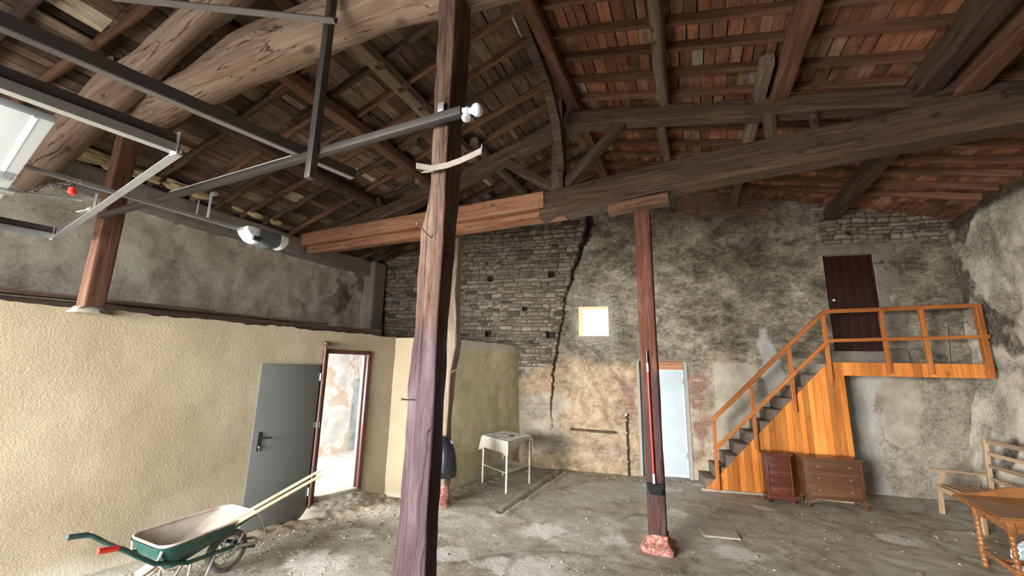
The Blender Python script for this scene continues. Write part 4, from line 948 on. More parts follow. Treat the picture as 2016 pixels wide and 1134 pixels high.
# opener rail, motor, chain, red pull
op = thing('door_opener', 'ceiling garage door opener with grey and white motor housing on a long rail', 'door opener', fl(520, 470, 3.3))
ra, rb = fl(40, 322, 3.25), fl(482, 452, 3.25)
mb = MB(); mb.bar(ra, rb, 0.032, 0.012); mb.bar(ra+V((-0.014, 0, -0.012)), rb+V((-0.014, 0, -0.012)), 0.006, 0.02); mb.bar(ra+V((0.014, 0, -0.012)), rb+V((0.014, 0, -0.012)), 0.006, 0.02); mb.build('rail', M['galv'], op, world=True)
hb = fl(410, 432, 3.25)
mb = MB(); mb.bar(hb+V((-0.01, 0, 0)), hb+V((0.02, -0.02, 0.23)), 0.035, 0.006); mb.bar(hb+V((0.02, -0.02, 0.23)), hb+V((0.09, -0.02, 0.22)), 0.03, 0.03); mb.build('hanger_bracket', M['galv'], op, world=True)
mb = MB(); mb.bar(hb+V((-0.15, -0.02, 0.03)), hb+V((-0.15, -0.02, 0.2)), 0.02, 0.004); mb.build('hanger_bracket', M['galv'], op, world=True)
mdir = (rb-ra).normalized(); mm = frame(rb, rb+mdir)
# housing: local x forward along rail, y left, z up
def hull(x0, x1, w0, w1, z0a, z1a, z0b, z1b, n=9, flip=0):
    rs = []
    for i in range(n+1):
        t = i/n; x = lerp(x0, x1, t); w = lerp(w0, w1, math.sin(math.pi*min(1, 0.25+t*0.75))**0.6) if not flip else lerp(w0, w1, t)
        zb = lerp(z0a, z0b, t); zt = lerp(z1a, z1b, t)
        zb2 = zb-0.03*math.sin(math.pi*t); h = w/2
        rs.append([V((x, -h, zt)), V((x, h, zt)), V((x, h, zb2+0.04)), V((x, h*0.8, zb2+0.012)), V((x, h*0.4, zb2)), V((x, -h*0.4, zb2)), V((x, -h*0.8, zb2+0.012)), V((x, -h, zb2+0.04))])
    return rs
mb = MB(); mb.rings(hull(-0.02, 0.12, 0.12, 0.17, -0.05, 0.02, -0.11, 0.03)); mb.build('front_shell', M['white_plastic'], op, mm, world=True)
mb = MB(); mb.rings(hull(0.12, 0.31, 0.17, 0.17, -0.11, 0.03, -0.10, 0.03)); mb.build('motor_cover', M['dark_plastic'], op, mm, world=True)
mb = MB(); mb.rings(hull(0.31, 0.40, 0.17, 0.13, -0.10, 0.03, -0.06, 0.02, flip=1)); mb.build('rear_light_cover', M['white_plastic'], op, mm, world=True)
mb = MB(); mb.box((0.04, -0.1, -0.1), (0.1, -0.075, -0.06), 0.004); mb.build('control_window', M['black_plastic'], op, mm, world=True)
ch = thing('release_cord', 'dark link chain with a red release knob hanging under the opener rail', 'chain', fl(145, 355, 3.2))
c0, c1 = fl(48, 376, 3.17), fl(160, 356, 3.2)
for k in range(12):
    a = c0.lerp(c1, k/12); b = c0.lerp(c1, (k+1.05)/12)
    mb = MB(); d = (b-a); mt = frame(a, b, (k % 2)*math.pi/2); L = d.length
    mb.tube([mt @ V((L/2+math.cos(t)*L*0.5, 0.012*math.sin(t), 0)) for t in [2*math.pi*i/12 for i in range(12)]], 0.0028, 6, True); mb.build('chain_link', M['steel_dark'], ch, world=True)
kp = fl(143, 376, 3.12); kt = fl(146, 362, 3.19)
mb = MB(); mb.tube([kt, kp+V((0, 0, 0.02))], 0.003, 6); mb.build('cord', M['steel_dark'], ch, world=True)
mb = MB(); mb.lathe([(0.012, 0.025), (0.022, 0.02), (0.024, -0.015), (0.018, -0.024)], 14, Matrix.Translation(kp)); mb.build('release_knob', M['red_plastic'], ch, world=True)

# loose planks on the side room lid, foam clumps on the wall head
for k, (x0, y0, x1, y1, z, w, lab) in enumerate(((-6.05, 0.9, -5.45, 3.6, 2.62, 0.14, 'long loose board lying on top of the partition, nearest its edge'), (-6.3, 0.7, -5.75, 3.3, 2.66, 0.16, 'second loose board behind the nearest one on the partition'), (-5.75, 2.6, -5.12, 4.6, 2.62, 0.12, 'loose board beyond the left post, lying on the lid of the side room'), (-6.45, 0.6, -6.2, 5.0, 2.68, 0.18, 'wide dark board furthest back on the side room lid'))):
    o = timber('loose_plank', (x0, y0, z), (x1, y1, z), w, 0.03, M['grey_wood'] if k % 2 else M['old_wood'], wob=0.004, round_=0.05)
    tagp(o, lab, 'plank', 'boards stored above the side room')
for k, (px, py, r) in enumerate(((232, 330, .13), (285, 345, .12), (355, 362, .13), (395, 372, .1), (505, 415, .09), (545, 430, .08), (180, 300, .16), (470, 402, .06))):
    c = C0+ray(px, py)*(6.6/abs(ray(px, py).x)); c.z = min(c.z, 4.46)
    mb = MB(); tmp = bmesh.new(); bmesh.ops.create_icosphere(tmp, subdivisions=3, radius=r)
    for v in tmp.verts: v.co = V((v.co.x*0.6, v.co.y*1.5, v.co.z*0.55))*(1+0.5*noise.noise(v.co*14+V((k, 0, 0)))); v.co += c
    mb.merge(tmp); o = mb.build('foam_clump', M['foam'])
    tagp(o, 'lump of yellow sealing foam on the left wall head, %s in the row from the left' % ORD[[6, 0, 1, 2, 3, 7, 4, 5].index(k)] if 0 else 'lump of yellow sealing foam squeezed out along the top of the left wall', 'foam', 'foam lumps on the left wall head')

# ================================================================== STAIRCASE
SD = V((2.26, 0.37)).normalized(); SO = V((0.08, 8.26))
SM = Matrix((V((SD.x, SD.y, 0)), V((-SD.y, SD.x, 0)), V((0, 0, 1)))).transposed().to_4x4(); SM.translation = V((SO.x, SO.y, 0))
sc = thing('staircase', 'orange pine-clad staircase with landing and handrail beneath the brown upper door', 'staircase', (SO.x, SO.y, 0), math.atan2(SD.y, SD.x))
# local: x along, y depth to wall, z up
top_s, end_s, plat_e, zp = 2.08, 2.29, 4.3, 2.2
def ztop(s): return min(zp, s*zp/top_s)
r = random.Random(2); mb = MB(); x = 0.0
while x < end_s-0.01:
    w = r.choice((0.085, 0.095, 0.105)); x1 = min(x+w, end_s); g = 0.004
    zz0, zz1 = ztop(x), ztop(x1)
    if zz0 < zp and zz1 >= zp: poly = [(x+g, 0.0), (x1, 0.0), (x1, zp), (min(top_s, x1), zp), (x+g, zz0)]
    else: poly = [(x+g, 0.0), (x1, 0.0), (x1, zz1), (x+g, zz0)]
    mb.prism(poly, 0.0+r.uniform(0, 0.003), 0.025); x = x1
mb.build('side_cladding', M['pine'], sc, smooth=False)
mb = MB(); x = end_s
while x < plat_e-0.01:
    w = r.choice((0.1, 0.125, 0.14)); x1 = min(x+w, plat_e); mb.box((x+0.003, r.uniform(0, 0.003), 1.98), (x1, 0.025, 2.2), 0.002); x = x1
mb.build('landing_fascia', M['pine'], sc, smooth=False)
mb = MB(); mb.box((top_s-0.05, 0.025, 2.02), (plat_e, 0.66, 2.17)); mb.build('landing_floor', M['concrete'], sc, smooth=False)
mb = MB(); mb.box((end_s-0.03, 0.026, 0), (end_s, 0.66, 2.0)); mb.build('side_panel', M['brown_paint'], sc, smooth=False)
STEP = plain('brown_step', (0.15, 0.115, 0.09), 0.9, dirt=0.6, scale=8); n = 11; mb = MB()
for k in range(n):
    s0 = top_s*k/n+0.02; z1 = zp*(k+1)/n-0.02
    if k == n-1: continue
    mb = MB(); mb.box((s0, 0.03, max(0, z1-0.2)), (s0+top_s/n+0.03, 0.68, z1), 0.008)
    mb.build('step', STEP, sc)
mb = MB(); mb.box((-0.05, -0.03, -0.02), (end_s, 0.0, 0.03), 0.005); mb.build('plinth_strip', M['concrete'], sc)
posts = [(0.215, 0.02, 1.17), (0.86, 0.72, 1.77), (1.5, 1.36, 2.43), (2.08, 1.9, 3.06), (2.93, 2.03, 3.08), (3.49, 2.02, 3.1), (4.24, 1.98, 3.14)]
for k, (s, z0, z1) in enumerate(posts):
    w = 0.055 if k < 6 else 0.08
    o = timber('railing_post', (s, -0.03, z0), (s, -0.03, z1), w, w, M['rail_wood'], sc, wob=0.002, round_=0.05, world=False, step=0.3)
rail_pts = [(0.19, 1.16), (2.1, 3.05), (4.28, 3.12)]
for (a, b) in zip(rail_pts, rail_pts[1:]): timber('handrail', (a[0], -0.035, a[1]+0.01), (b[0], -0.035, b[1]+0.01), 0.06, 0.065, M['rail_wood'], sc, wob=0.002, round_=0.1, world=False)
rail_pts = [(0.19, 0.68), (2.1, 2.56), (4.3, 2.63)]
for (a, b) in zip(rail_pts, rail_pts[1:]): timber('lower_rail', (a[0], -0.07, a[1]), (b[0], -0.07, b[1]), 0.03, 0.055, M['rail_wood'], sc, wob=0.002, round_=0.1, world=False)

# ================================================================== FURNITURE
def frz(a, b): return math.atan2(b.y-a.y, b.x-a.x)
# narrow chest of small drawers
a = V((0.98, 8.0)); rz = 0.16
nc = thing('narrow_drawer_chest', 'narrow dark reddish chest of five small drawers against the stair cladding', 'chest of drawers', (a.x, a.y, 0), rz)
W_, D_, H_ = 0.40, 0.22, 0.74
mb = MB(); mb.box((0.02, 0.0, 0.06), (W_-0.02, D_, H_-0.03), 0.004); mb.box((0.0, -0.015, 0.05), (W_, D_, 0.11), 0.008); mb.build('carcass', M['mahogany'], nc)
mb = MB(); mb.box((-0.01, -0.03, H_-0.03), (W_+0.01, D_+0.01, H_), 0.008); mb.build('top_board', M['mahogany'], nc)
zs = [(0.62, 0.69), (0.5, 0.6), (0.385, 0.485), (0.265, 0.37), (0.13, 0.25)]
for z0, z1 in zs:
    mb = MB(); mb.box((0.055, -0.016, z0), (W_-0.055, 0.0, z1), 0.004); mb.box((0.085, -0.022, z0+0.018), (W_-0.085, -0.015, z1-0.018), 0.004); d = mb.build('drawer', M['mahogany'], nc)
    mb = MB(); mb.lathe([(0.006, 0), (0.011, 0.008), (0.008, 0.016), (0.001, 0.018)], 10, Matrix.Translation((W_/2, -0.022, (z0+z1)/2)) @ Matrix.Rotation(math.pi/2, 4, 'X')); mb.build('knob', M['brown_paint'], d)
for x in (0.03, W_-0.03):
    for y in (0.02, D_-0.02):
        mb = MB(); mb.lathe([(0.02, -0.002), (0.028, 0.02), (0.016, 0.04), (0.026, 0.06)], 10, Matrix.Translation((x, y, 0))); mb.build('foot', M['mahogany'], nc)
for x in (0.038, W_-0.038):
    mb = MB(); mb.tube([(x, -0.012, 0.12), (x, -0.012, 0.6)], 0.011, 10); mb.build('corner_column', M['mahogany'], nc)
# wide dresser
dr = thing('dresser', 'brown chest of three wide drawers with pale knobs standing before the stair', 'dresser', (1.51, 8.0, 0), 0.17)
W_, D_, H_ = 0.78, 0.30, 0.72
mb = MB(); mb.box((0.0, 0.0, 0.13), (W_, D_, H_-0.025), 0.004); mb.build('carcass', M['walnut'], dr)
mb = MB(); mb.box((-0.015, -0.02, H_-0.025), (W_+0.015, D_+0.01, H_), 0.005); mb.build('top_board', M['walnut'], dr)
for z0, z1 in ((0.53, 0.68), (0.355, 0.515), (0.175, 0.34)):
    mb = MB(); mb.box((0.045, -0.012, z0), (W_-0.045, 0.0, z1), 0.004); d = mb.build('drawer', M['walnut'], dr)
    for x in (0.18, W_-0.18):
        mb = MB(); mb.lathe([(0.006, 0), (0.014, 0.01), (0.012, 0.02), (0.001, 0.024)], 12, Matrix.Translation((x, -0.012, (z0+z1)/2)) @ Matrix.Rotation(math.pi/2, 4, 'X')); mb.build('knob', M['brass'], d)
for x in (0.0, W_-0.04):
    for y in (0.0, D_-0.04):
        mb = MB(); rs = [[V((x+0.02+sx*w/2, y+0.02+sy*w/2, z)) for sx, sy in ((-1, -1), (1, -1), (1, 1), (-1, 1))] for z, w in ((-0.002, 0.022), (0.14, 0.042))]; mb.rings(rs); mb.build('leg', M['walnut'], dr)
mb = MB(); mb.prism([(0.04, 0.17), (0.04, 0.1), (0.14, 0.125), (W_-0.14, 0.125), (W_-0.04, 0.1), (W_-0.04, 0.17)], 0.002, 0.016); mb.build('apron', M['walnut'], dr)

# small metal table by partition with cloth
t_f, t_l, t_r, t_b = V((-2.89, 6.52)), V((-3.52, 6.90)), V((-2.76, 7.23)), V((-3.40, 7.50))
TH = 0.80
tb = thing('metal_table', 'small two-tier cream metal table standing against the yellow partition', 'table', (t_f.x, t_f.y, 0))
for p in (t_f, t_l, t_r, t_b):
    mb = MB(); mb.bar((p.x, p.y, -0.002), (p.x, p.y, TH-0.02), 0.032, 0.032, 0, 0.003); mb.build('leg', M['cream_metal'], tb, world=True)
def quad_slab(P, z0, z1):
    mb = MB(); vs = [V((p.x, p.y, z)) for z in (z0, z1) for p in P]
    mb._add(vs, [(0, 3, 2, 1), (4, 5, 6, 7), (0, 1, 5, 4), (1, 2, 6, 5), (2, 3, 7, 6), (3, 0, 4, 7)]); return mb
P = [t_f, t_r, t_b, t_l]
quad_slab(P, TH-0.02, TH).build('tabletop', M['cream_metal'], tb, world=True, smooth=False)
quad_slab(P, 0.295, 0.31).build('lower_shelf', M['cream_metal'], tb, world=True, smooth=False)
for a, b in ((t_f, t_l), (t_f, t_r), (t_l, t_b), (t_b, t_r)):
    mb = MB(); mb.bar((a.x, a.y, TH-0.06), (b.x, b.y, TH-0.06), 0.012, 0.06); mb.build('apron_rail', M['cream_metal'], tb, world=True)
def cloth_mat():
    t = NT('striped_lace_cloth'); v = t.attr('su'); 
    s = t.math('SINE', t.math('MULTIPLY', v, 140.0)); f = t.ramp(s, [(0.3, (0, 0, 0)), (0.6, (1, 1, 1))])
    pk = t.noise(t.coord(), 5, 4)
    c = t.mix(f, (0.34, 0.27, 0.2), (0.74, 0.71, 0.64))
    top = t.ramp(pk, [(0.42, (0.66, 0.65, 0.6)), (0.52, (0.56, 0.54, 0.48)), (0.6, (0.3, 0.28, 0.25)), (0.63, (0.7, 0.7, 0.67))])
    c = t.mix(t.attr('is_top'), c, top)
    t.b.inputs['Subsurface Weight'].default_value = 0.0
    return t.out(c, 0.8, t.bump(s, 0.3, 0.002), 0, 0.2)
def tablecloth():
    mb_v = []; fs = []; su = []; tp_ = []
    cen = (t_f+t_b)/2; z = TH+0.004; N = 26
    Pc = [p+(p-cen).normalized()*0.035 for p in P]
    def q(u, v): return (Pc[0]*(1-u)+Pc[1]*u)*(1-v)+(Pc[3]*(1-u)+Pc[2]*u)*v
    def add(p, s, t): mb_v.append(tuple(p)); su.append(s); tp_.append(t); return len(mb_v)-1
    g = [[add((*q(i/N, j/N), z+0.003*noise.noise(V((i*.4, j*.4, 0)))), i/N, 1.0) for i in range(N+1)] for j in range(N+1)]
    for j in range(N):
        for i in range(N): fs.append((g[j][i], g[j][i+1], g[j+1][i+1], g[j+1][i]))
    per = [(i, 0) for i in range(N)]+[(N, j) for j in range(N)]+[(i, N) for i in range(N, 0, -1)]+[(0, j) for j in range(N, 0, -1)]
    rows = 7; n = len(per); prev = [g[j][i] for i, j in per]; L = 0
    for r_ in range(1, rows+1):
        cur = []
        for k, (i, j) in enumerate(per):
            p = q(i/N, j/N); d = (p-cen).normalized()
            side = k//N; f = (k % N)/N; corner = max(0, 1-min(f, 1-f)*7)
            drop = 0.17+0.03*math.sin(k*0.35)+0.12*corner if side in (0, 3) else 0.15+0.06*math.sin(k*0.3)+0.1*corner
            if side == 0: drop = 0.1+0.10*corner+0.05*math.sin(f*5+0.6)
            if side == 3: drop = 0.20+0.06*corner
            t = r_/rows; o_ = 0.012+0.05*corner*t+0.006*math.sin(k*0.9)*t
            cur.append(add((p.x+d.x*o_, p.y+d.y*o_, z-drop*t), k*0.035*1.0, 0.0))
        for k in range(n): fs.append((prev[k], prev[(k+1) % n], cur[(k+1) % n], cur[k]))
        prev = cur
    me = bpy.data.meshes.new('tablecloth'); me.from_pydata(mb_v, [], fs); me.polygons.foreach_set('use_smooth', [True]*len(fs))
    for nm, d in (('su', su), ('is_top', tp_)):
        a_ = me.attributes.new(nm, 'FLOAT', 'POINT'); a_.data.foreach_set('value', d)
    me.materials.append(cloth_mat()); o = bpy.data.objects.new('tablecloth', me); COL.objects.link(o)
    m_ = o.modifiers.new('thick', 'SOLIDIFY'); m_.thickness = 0.002; m_.offset = 1
    tagp(o, 'white striped oilcloth draped over the small metal table', 'tablecloth')
tablecloth()
# scraps on the cloth
cen = (t_f+t_b)/2
mb = MB(); mb.box((0, 0, 0), (0.2, 0.14, 0.004), 0.001, Matrix.Translation((cen.x-0.12, cen.y-0.1, TH+0.01)) @ Matrix.Rotation(0.5, 4, 'Z')); tagp(mb.build('paper_sheet', M['white_bag']), 'pale sheet of paper lying on the tablecloth', 'paper')
mb = MB(); mb.box((0, 0, 0), (0.09, 0.035, 0.012), 0.004, Matrix.Translation((cen.x+0.1, cen.y-0.02, TH+0.01)) @ Matrix.Rotation(1.0, 4, 'Z')); tagp(mb.build('wood_scrap', M['brown_paint']), 'small dark scrap lying beside the paper on the tablecloth', 'scrap')

# glossy black hood hung on the third post
hd = thing('black_hood', 'glossy black rounded plastic hood hung low on the crooked grey post', 'hood', (-3.44, 5.42, 0.44))
mb = MB(); rs = []
prof = [(0.0, 0.0), (0.08, 0.005), (0.2, 0.03), (0.33, 0.09), (0.44, 0.18), (0.5, 0.3), (0.515, 0.42)]
for i in range(15):
    t = i/14; z = 0.10+0.46*t; rr = 0.235*math.sqrt(max(0.0, 1-(t)**2.2))+0.002
    rs.append([V((rr*math.cos(a_), -0.0-rr*0.75*math.sin(a_), z)) for a_ in [math.pi*k/16 for k in range(17)]]+[V((-rr, 0.02, z)), V((rr, 0.02, z))])
mb.rings(rs).build('dome', M['black_plastic'], hd, ang=50)
mb = MB(); rs = []
for z, rr in ((0.0, 0.215), (0.02, 0.228), (0.085, 0.236), (0.10, 0.24), (0.105, 0.236)):
    rs.append([V((rr*math.cos(a_), -rr*0.75*math.sin(a_), z)) for a_ in [math.pi*k/16 for k in range(17)]]+[V((-rr, 0.02, z)), V((rr, 0.02, z))])
mb.rings(rs).build('lower_rim', M['black_plastic'], hd, ang=50)

# broom on the middle post
bp = [pl(1273, 690, (-0.6, 5.29), (-0.3, 5.29)), pl(1288, 952, (-0.6, 5.29), (-0.3, 5.29))]
br = thing('broom', 'red-handled broom with a black brush head hanging on the front of the tall post', 'broom', bp[1])
A_, B_ = bp
d_ = (B_-A_)
mb = MB(); mb.tube([A_+d_*0.17, A_+d_*0.93], 0.011, 12); mb.build('handle', M['red_plastic'], br, world=True)
mb = MB(); mb.tube([A_, A_+d_*0.1], 0.012, 12); mb.build('grip', M['black_plastic'], br, world=True)
mb = MB(); mb.tube([A_+d_*0.1, A_+d_*0.17], 0.0115, 12); mb.build('white_collar', M['white_plastic'], br, world=True)
mb = MB(); mb.tube([A_+d_*0.93, B_], 0.013, 12); mb.build('white_collar', M['white_plastic'], br, world=True)
mb = MB(); rs = []
for z, w, dd in ((0.0, 0.19, 0.035), (-0.02, 0.195, 0.05), (-0.06, 0.175, 0.055), (-0.10, 0.15, 0.05), (-0.115, 0.13, 0.04)):
    rs.append([V((B_.x+0.015+math.copysign(abs(math.cos(t))**0.5, math.cos(t))*w/2, B_.y-0.01+math.copysign(abs(math.sin(t))**0.5, math.sin(t))*dd/2, B_.z+z)) for t in [2*math.pi*(k+.5)/20 for k in range(20)]])
mb.rings(rs).build('brush_head', plain('black_bristles', (0.015, 0.015, 0.016), 0.95, 0, 0.1), br, world=True)

# shelf board and pipe on the gable wall
tagp(timber('shelf_board', tuple(bw(-2.35, 0.80, 0.09)), tuple(bw(-1.5, 0.78, 0.09)), 0.11, 0.035, M['old_wood'], wob=0.008, round_=0.1), 'short rough dark board fixed like a shelf low on the ochre wall', 'shelf')
pi = thing('wall_pipe', 'thin brown pipe rising from the floor on the ochre wall left of the white door', 'pipe', tuple(bw(-1.26, 0.0, 0.06)))
mb = MB(); mb.tube([bw(-1.255, -0.01, 0.06), bw(-1.265, 1.12, 0.06)], 0.014, 10); mb.build('pipe_run', M['pipe'], pi, world=True)
for z in (0.25, 0.5, 0.78, 1.02):
    mb = MB(); mb.tube([bw(-1.259, z, 0.06), bw(-1.259, z+0.02, 0.06)], 0.02, 10); mb.build('pipe_clip', M['galv'], pi, world=True)
mb = MB(); mb.lathe([(0.02, 0), (0.028, 0.02), (0.02, 0.045)], 10, Matrix.Translation(bw(-1.265, 1.11, 0.06))); mb.build('pipe_end', M['string'], pi, world=True)
# thin conduit by the upper door landing
mb = MB(); q = lambda x, y: V(pl(x, y, (-2.5, 8.42), (3, 9.32)))
mb.tube([q(1870, 715), q(1864, 642), q(1905, 632), q(1945, 627)], 0.006, 6); tagp(mb.build('thin_pipe', M['steel_grey']), 'thin grey pipe bent up the wall behind the landing railing', 'pipe')
# brick by the stair foot
for px, py, s, lab in ((1408, 937, 0.2, 'brown brick lying on the rubble at the foot of the stair'),):
    p = fl(px, py); mb = MB(); mb.box((-0.1, -0.05, 0.0), (0.1, 0.05, 0.06), 0.008, Matrix.Translation((p.x-0.02, p.y-0.02, 0.05)) @ Matrix.Rotation(0.5, 4, 'Z') @ Matrix.Rotation(-0.15, 4, 'Y')); tagp(mb.build('brick', M['red_base']), lab, 'brick')
def rock(name, p, s, lab, mat, k, grp=None):
    mb = MB(); tmp = bmesh.new(); bmesh.ops.create_icosphere(tmp, subdivisions=3, radius=1)
    for v in tmp.verts: v.co = V((v.co.x*s[0], v.co.y*s[1], v.co.z*s[2]))*(1+0.45*noise.noise(v.co*1.7+V((k*3.1, 0, 0)))); v.co += V((p.x, p.y, s[2]*0.6))
    mb.merge(tmp); tagp(mb.build(name, mat), lab, 'stone', grp)
p = fl(1385, 925); rock('rubble_stone', p, (0.16, 0.1, 0.08), 'grey rubble stone between the white door and the stair foot', M['stone_block'], 1)
p = fl(1360, 915); rock('rubble_stone', p, (0.1, 0.08, 0.06), 'smaller rubble stone right beside the white door frame', M['concrete'], 2)
# chips of straw, mortar and grit strewn on the floor
rg = random.Random(11); mb = MB()
for k in range(1500):
    q = rg.random()
    if q < 0.4: s_ = rg.uniform(-1.5, 1.9); d_ = 0.3+abs(rg.gauss(0, 0.5)); p = A0+AD*s_+AN*d_; x, y = p.x, p.y
    elif q < 0.6: x = rg.uniform(-2.6, 3.8); y = BY(x)-0.15-abs(rg.gauss(0, 0.25))
    else: x = rg.uniform(-4.2, 3.4); y = rg.uniform(2.6, 8.2)
    if (V((x, y))-A0).dot(AN) < 0.1 or (y > 5.4 and x < -3.3): continue
    if x > -0.1 and y > 7.9: continue
    a_ = rg.uniform(0, 3.14); l_ = rg.uniform(0.006, 0.03) if rg.random() < 0.7 else rg.uniform(0.015, 0.035); w_ = rg.uniform(0.003, 0.009)
    z_ = f_eval(x, y)[0]
    mb.box((-l_/2, -w_/2, 0), (l_/2, w_/2, rg.uniform(0.003, 0.012)), 0, Matrix.Translation((x, y, z_-0.001)) @ Matrix.Rotation(a_, 4, 'Z') @ Matrix.Rotation(rg.uniform(-.2, .2), 4, 'Y'))
def grit_mat():
    t = NT('grit'); gi = t.n('ShaderNodeNewGeometry')
    return t.out(t.ramp(gi.outputs['Random Per Island'], [(0, (0.08, 0.06, 0.04)), (0.3, (0.28, 0.22, 0.15)), (0.6, (0.38, 0.31, 0.21)), (0.88, (0.5, 0.45, 0.36))], 'CONSTANT'), 0.95)
o = mb.build('floor_grit', grit_mat(), smooth=False)
tagp(o, 'straw, mortar crumbs and grit strewn over the worn floor', 'grit', kind='stuff')
# slab in floor
quad_slab([V((0.02, 6.02)), V((0.42, 6.1)), V((0.38, 6.36)), V((-0.04, 6.28))], 0.0, 0.022).build('floor_slab', M['concrete'], smooth=False)
o = bpy.data.objects['floor_slab']; tagp(o, 'flat rectangular concrete cover let into the floor right of the tall post', 'floor slab')

# bench by the right wall
B_leg = V((3.30, 8.60))
bn = thing('wooden_bench', 'pale wooden bench with slatted back and armrest against the right wall', 'bench', (3.30, 8.60, 0))
ybk = 7.72
bd = V((0.05, -1)).normalized()
def bseg(name, a, b, w, h): timber(name, a, b, w, h, M['pale_wood'], bn, wob=0.003, round_=0.08, step=0.25)
bseg('front_leg', (3.28, 8.58, -0.002), (3.30, 8.58, 0.36), 0.055, 0.055); bseg('arm_post', (3.30, 8.58, 0.36), (3.40, 8.62, 0.60), 0.05, 0.05)
bseg('back_post', (3.86, 8.60, -0.002), (3.92, 8.62, 1.10), 0.05, 0.06)
bseg('armrest', (3.22, 8.56, 0.62), (3.92, 8.62, 0.60), 0.06, 0.035)
bseg('seat_rail', (3.28, 8.58, 0.38), (3.86, 8.62, 0.38), 0.05, 0.05)
bseg('seat_rail', (3.28, 8.58, 0.36), (3.36, ybk, 0.36), 0.04, 0.07)
bseg('front_leg', (3.36, ybk+0.05, -0.002), (3.36, ybk+0.05, 0.36), 0.055, 0.055); bseg('back_post', (3.92, ybk+0.05, -0.002), (3.98, ybk+0.05, 1.10), 0.05, 0.06)
for k, z in enumerate((1.07, 0.90, 0.73, 0.55)): bseg('back_slat', (3.92-0.01*k, 8.62, z), (3.98-0.01*k, ybk, z), 0.025, 0.05 if k else 0.06)
for k in range(5): bseg('seat_slat', (3.34+0.12*k, 8.58, 0.41), (3.42+0.12*k, ybk, 0.41), 0.09, 0.02)

# oak writing desk with bobbin legs (lower right)
Lg = V((2.77, 6.50)); dk = thing('oak_desk', 'orange-brown oak desk with a curved gallery board and turned bobbin legs', 'desk', (Lg.x, Lg.y, 0), 0.0)
# plan: long side runs right-and-back, short side towards the camera
ex = V((0.98, 0.2)).normalized(); ey = V((-0.06, -1.0)).normalized()
def dk_p(u, v, z): return V((Lg.x+ex.x*u+ey.x*v, Lg.y+ex.y*u+ey.y*v, z))
DU, DV = 0.95, 0.62
def bobbin(p, z0, z1):
    prof = []; n = int((z1-z0)/0.008); 
    for i in range(n+1):
        z = lerp(z0, z1, i/n); prof.append((0.016+0.011*abs(math.sin(math.pi*(z-z0)/0.05)), z))
    return prof
for (u, v) in ((0, 0), (0, DV), (DU, 0), (DU, DV)):
    p = dk_p(u, v, 0)
    mb = MB(); mb.lathe(bobbin(p, 0.0, 0.13)+[(0.001, 0.131)], 14, Matrix.Translation(p)); mb.box((p.x-0.027, p.y-0.027, 0.13), (p.x+0.027, p.y+0.027, 0.21), 0.003); mb.lathe(bobbin(p, 0.21, 0.50), 14, Matrix.Translation(p)); mb.box((p.x-0.027, p.y-0.027, 0.50), (p.x+0.027, p.y+0.027, 0.64), 0.003)
    mb.build('leg', M['oak'], dk, world=True)
for a, b in (((0, 0), (0, DV)), ((DU, 0), (DU, DV)), ((0, DV/2), (DU, DV/2))):
    mb = MB(); mb.bar(dk_p(*a, 0.17), dk_p(*b, 0.17), 0.03, 0.045, 0, 0.003); mb.build('stretcher', M['oak'], dk, world=True)
for a, b in (((0, 0), (0, DV)), ((DU, 0), (DU, DV)), ((0, 0), (DU, 0)), ((0, DV), (DU, DV))):
    mb = MB(); mb.bar(dk_p(*a, 0.585), dk_p(*b, 0.585), 0.022, 0.11, 0, 0.003); mb.build('apron', M['oak'], dk, world=True)
def slabq(u0, v0, u1, v1, z0, z1, bev=0.0):
    mb = MB(); vs = [dk_p(u, v, z) for z in (z0, z1) for (u, v) in ((u0, v0), (u1, v0), (u1, v1), (u0, v1))]
    return mb._add(vs, [(0, 3, 2, 1), (4, 5, 6, 7), (0, 1, 5, 4), (1, 2, 6, 5), (2, 3, 7, 6), (3, 0, 4, 7)])
slabq(-0.12, -0.2, DU+0.05, DV+0.1, 0.64, 0.665).build('top_board', M['oak'], dk, world=True, smooth=False)
slabq(-0.10, -0.18, DU+0.03, DV+0.08, 0.665, 0.68).build('top_moulding', M['oak'], dk, world=True, smooth=False)
mb = MB(); vs = []; nseg = 24
for i in range(nseg+1):
    t = i/nseg; u = -0.11+1.13*t; hh = 0.012+0.1*sstep(0.05, 0.5, t)*(0.85+0.15*math.cos((t-0.55)*10))
    for vv, zz in ((-0.19, 0.68), (-0.165, 0.68), (-0.165, 0.68+hh), (-0.19, 0.68+hh)): vs.append(dk_p(u, vv, zz))
fs = [(4*i+k, 4*i+(k+1) % 4, 4*i+4+(k+1) % 4, 4*i+4+k) for i in range(nseg) for k in range(4)]+[(0, 3, 2, 1), (4*nseg, 4*nseg+1, 4*nseg+2, 4*nseg+3)]
mb._add(vs, fs); mb.build('gallery_board', M['oak'], dk, world=True, smooth=False)
mt = Matrix((ey.to_3d().normalized(), (-ex).to_3d(), V((0, 0, 1)))).transposed().to_4x4() if 0 else Matrix((V((ey.x, ey.y, 0)), V((ex.x, ex.y, 0)), V((0, 0, 1)))).transposed().to_4x4(); mt.translation = dk_p(-0.012, 0.08, 0.545)
mb = MB(); mb.box((0, -0.012, 0), (DV-0.16, 0.0, 0.075), 0.003); dd = mb.build('drawer', M['oak'], dk, mt, world=True)
mb = MB(); mb.lathe([(0.006, 0), (0.013, 0.01), (0.01, 0.02), (0.001, 0.024)], 12, mt @ Matrix.Translation(((DV-0.16)/2, -0.012, 0.038)) @ Matrix.Rotation(math.pi/2, 4, 'X')); mb.build('knob', M['oak'], dd, world=True)
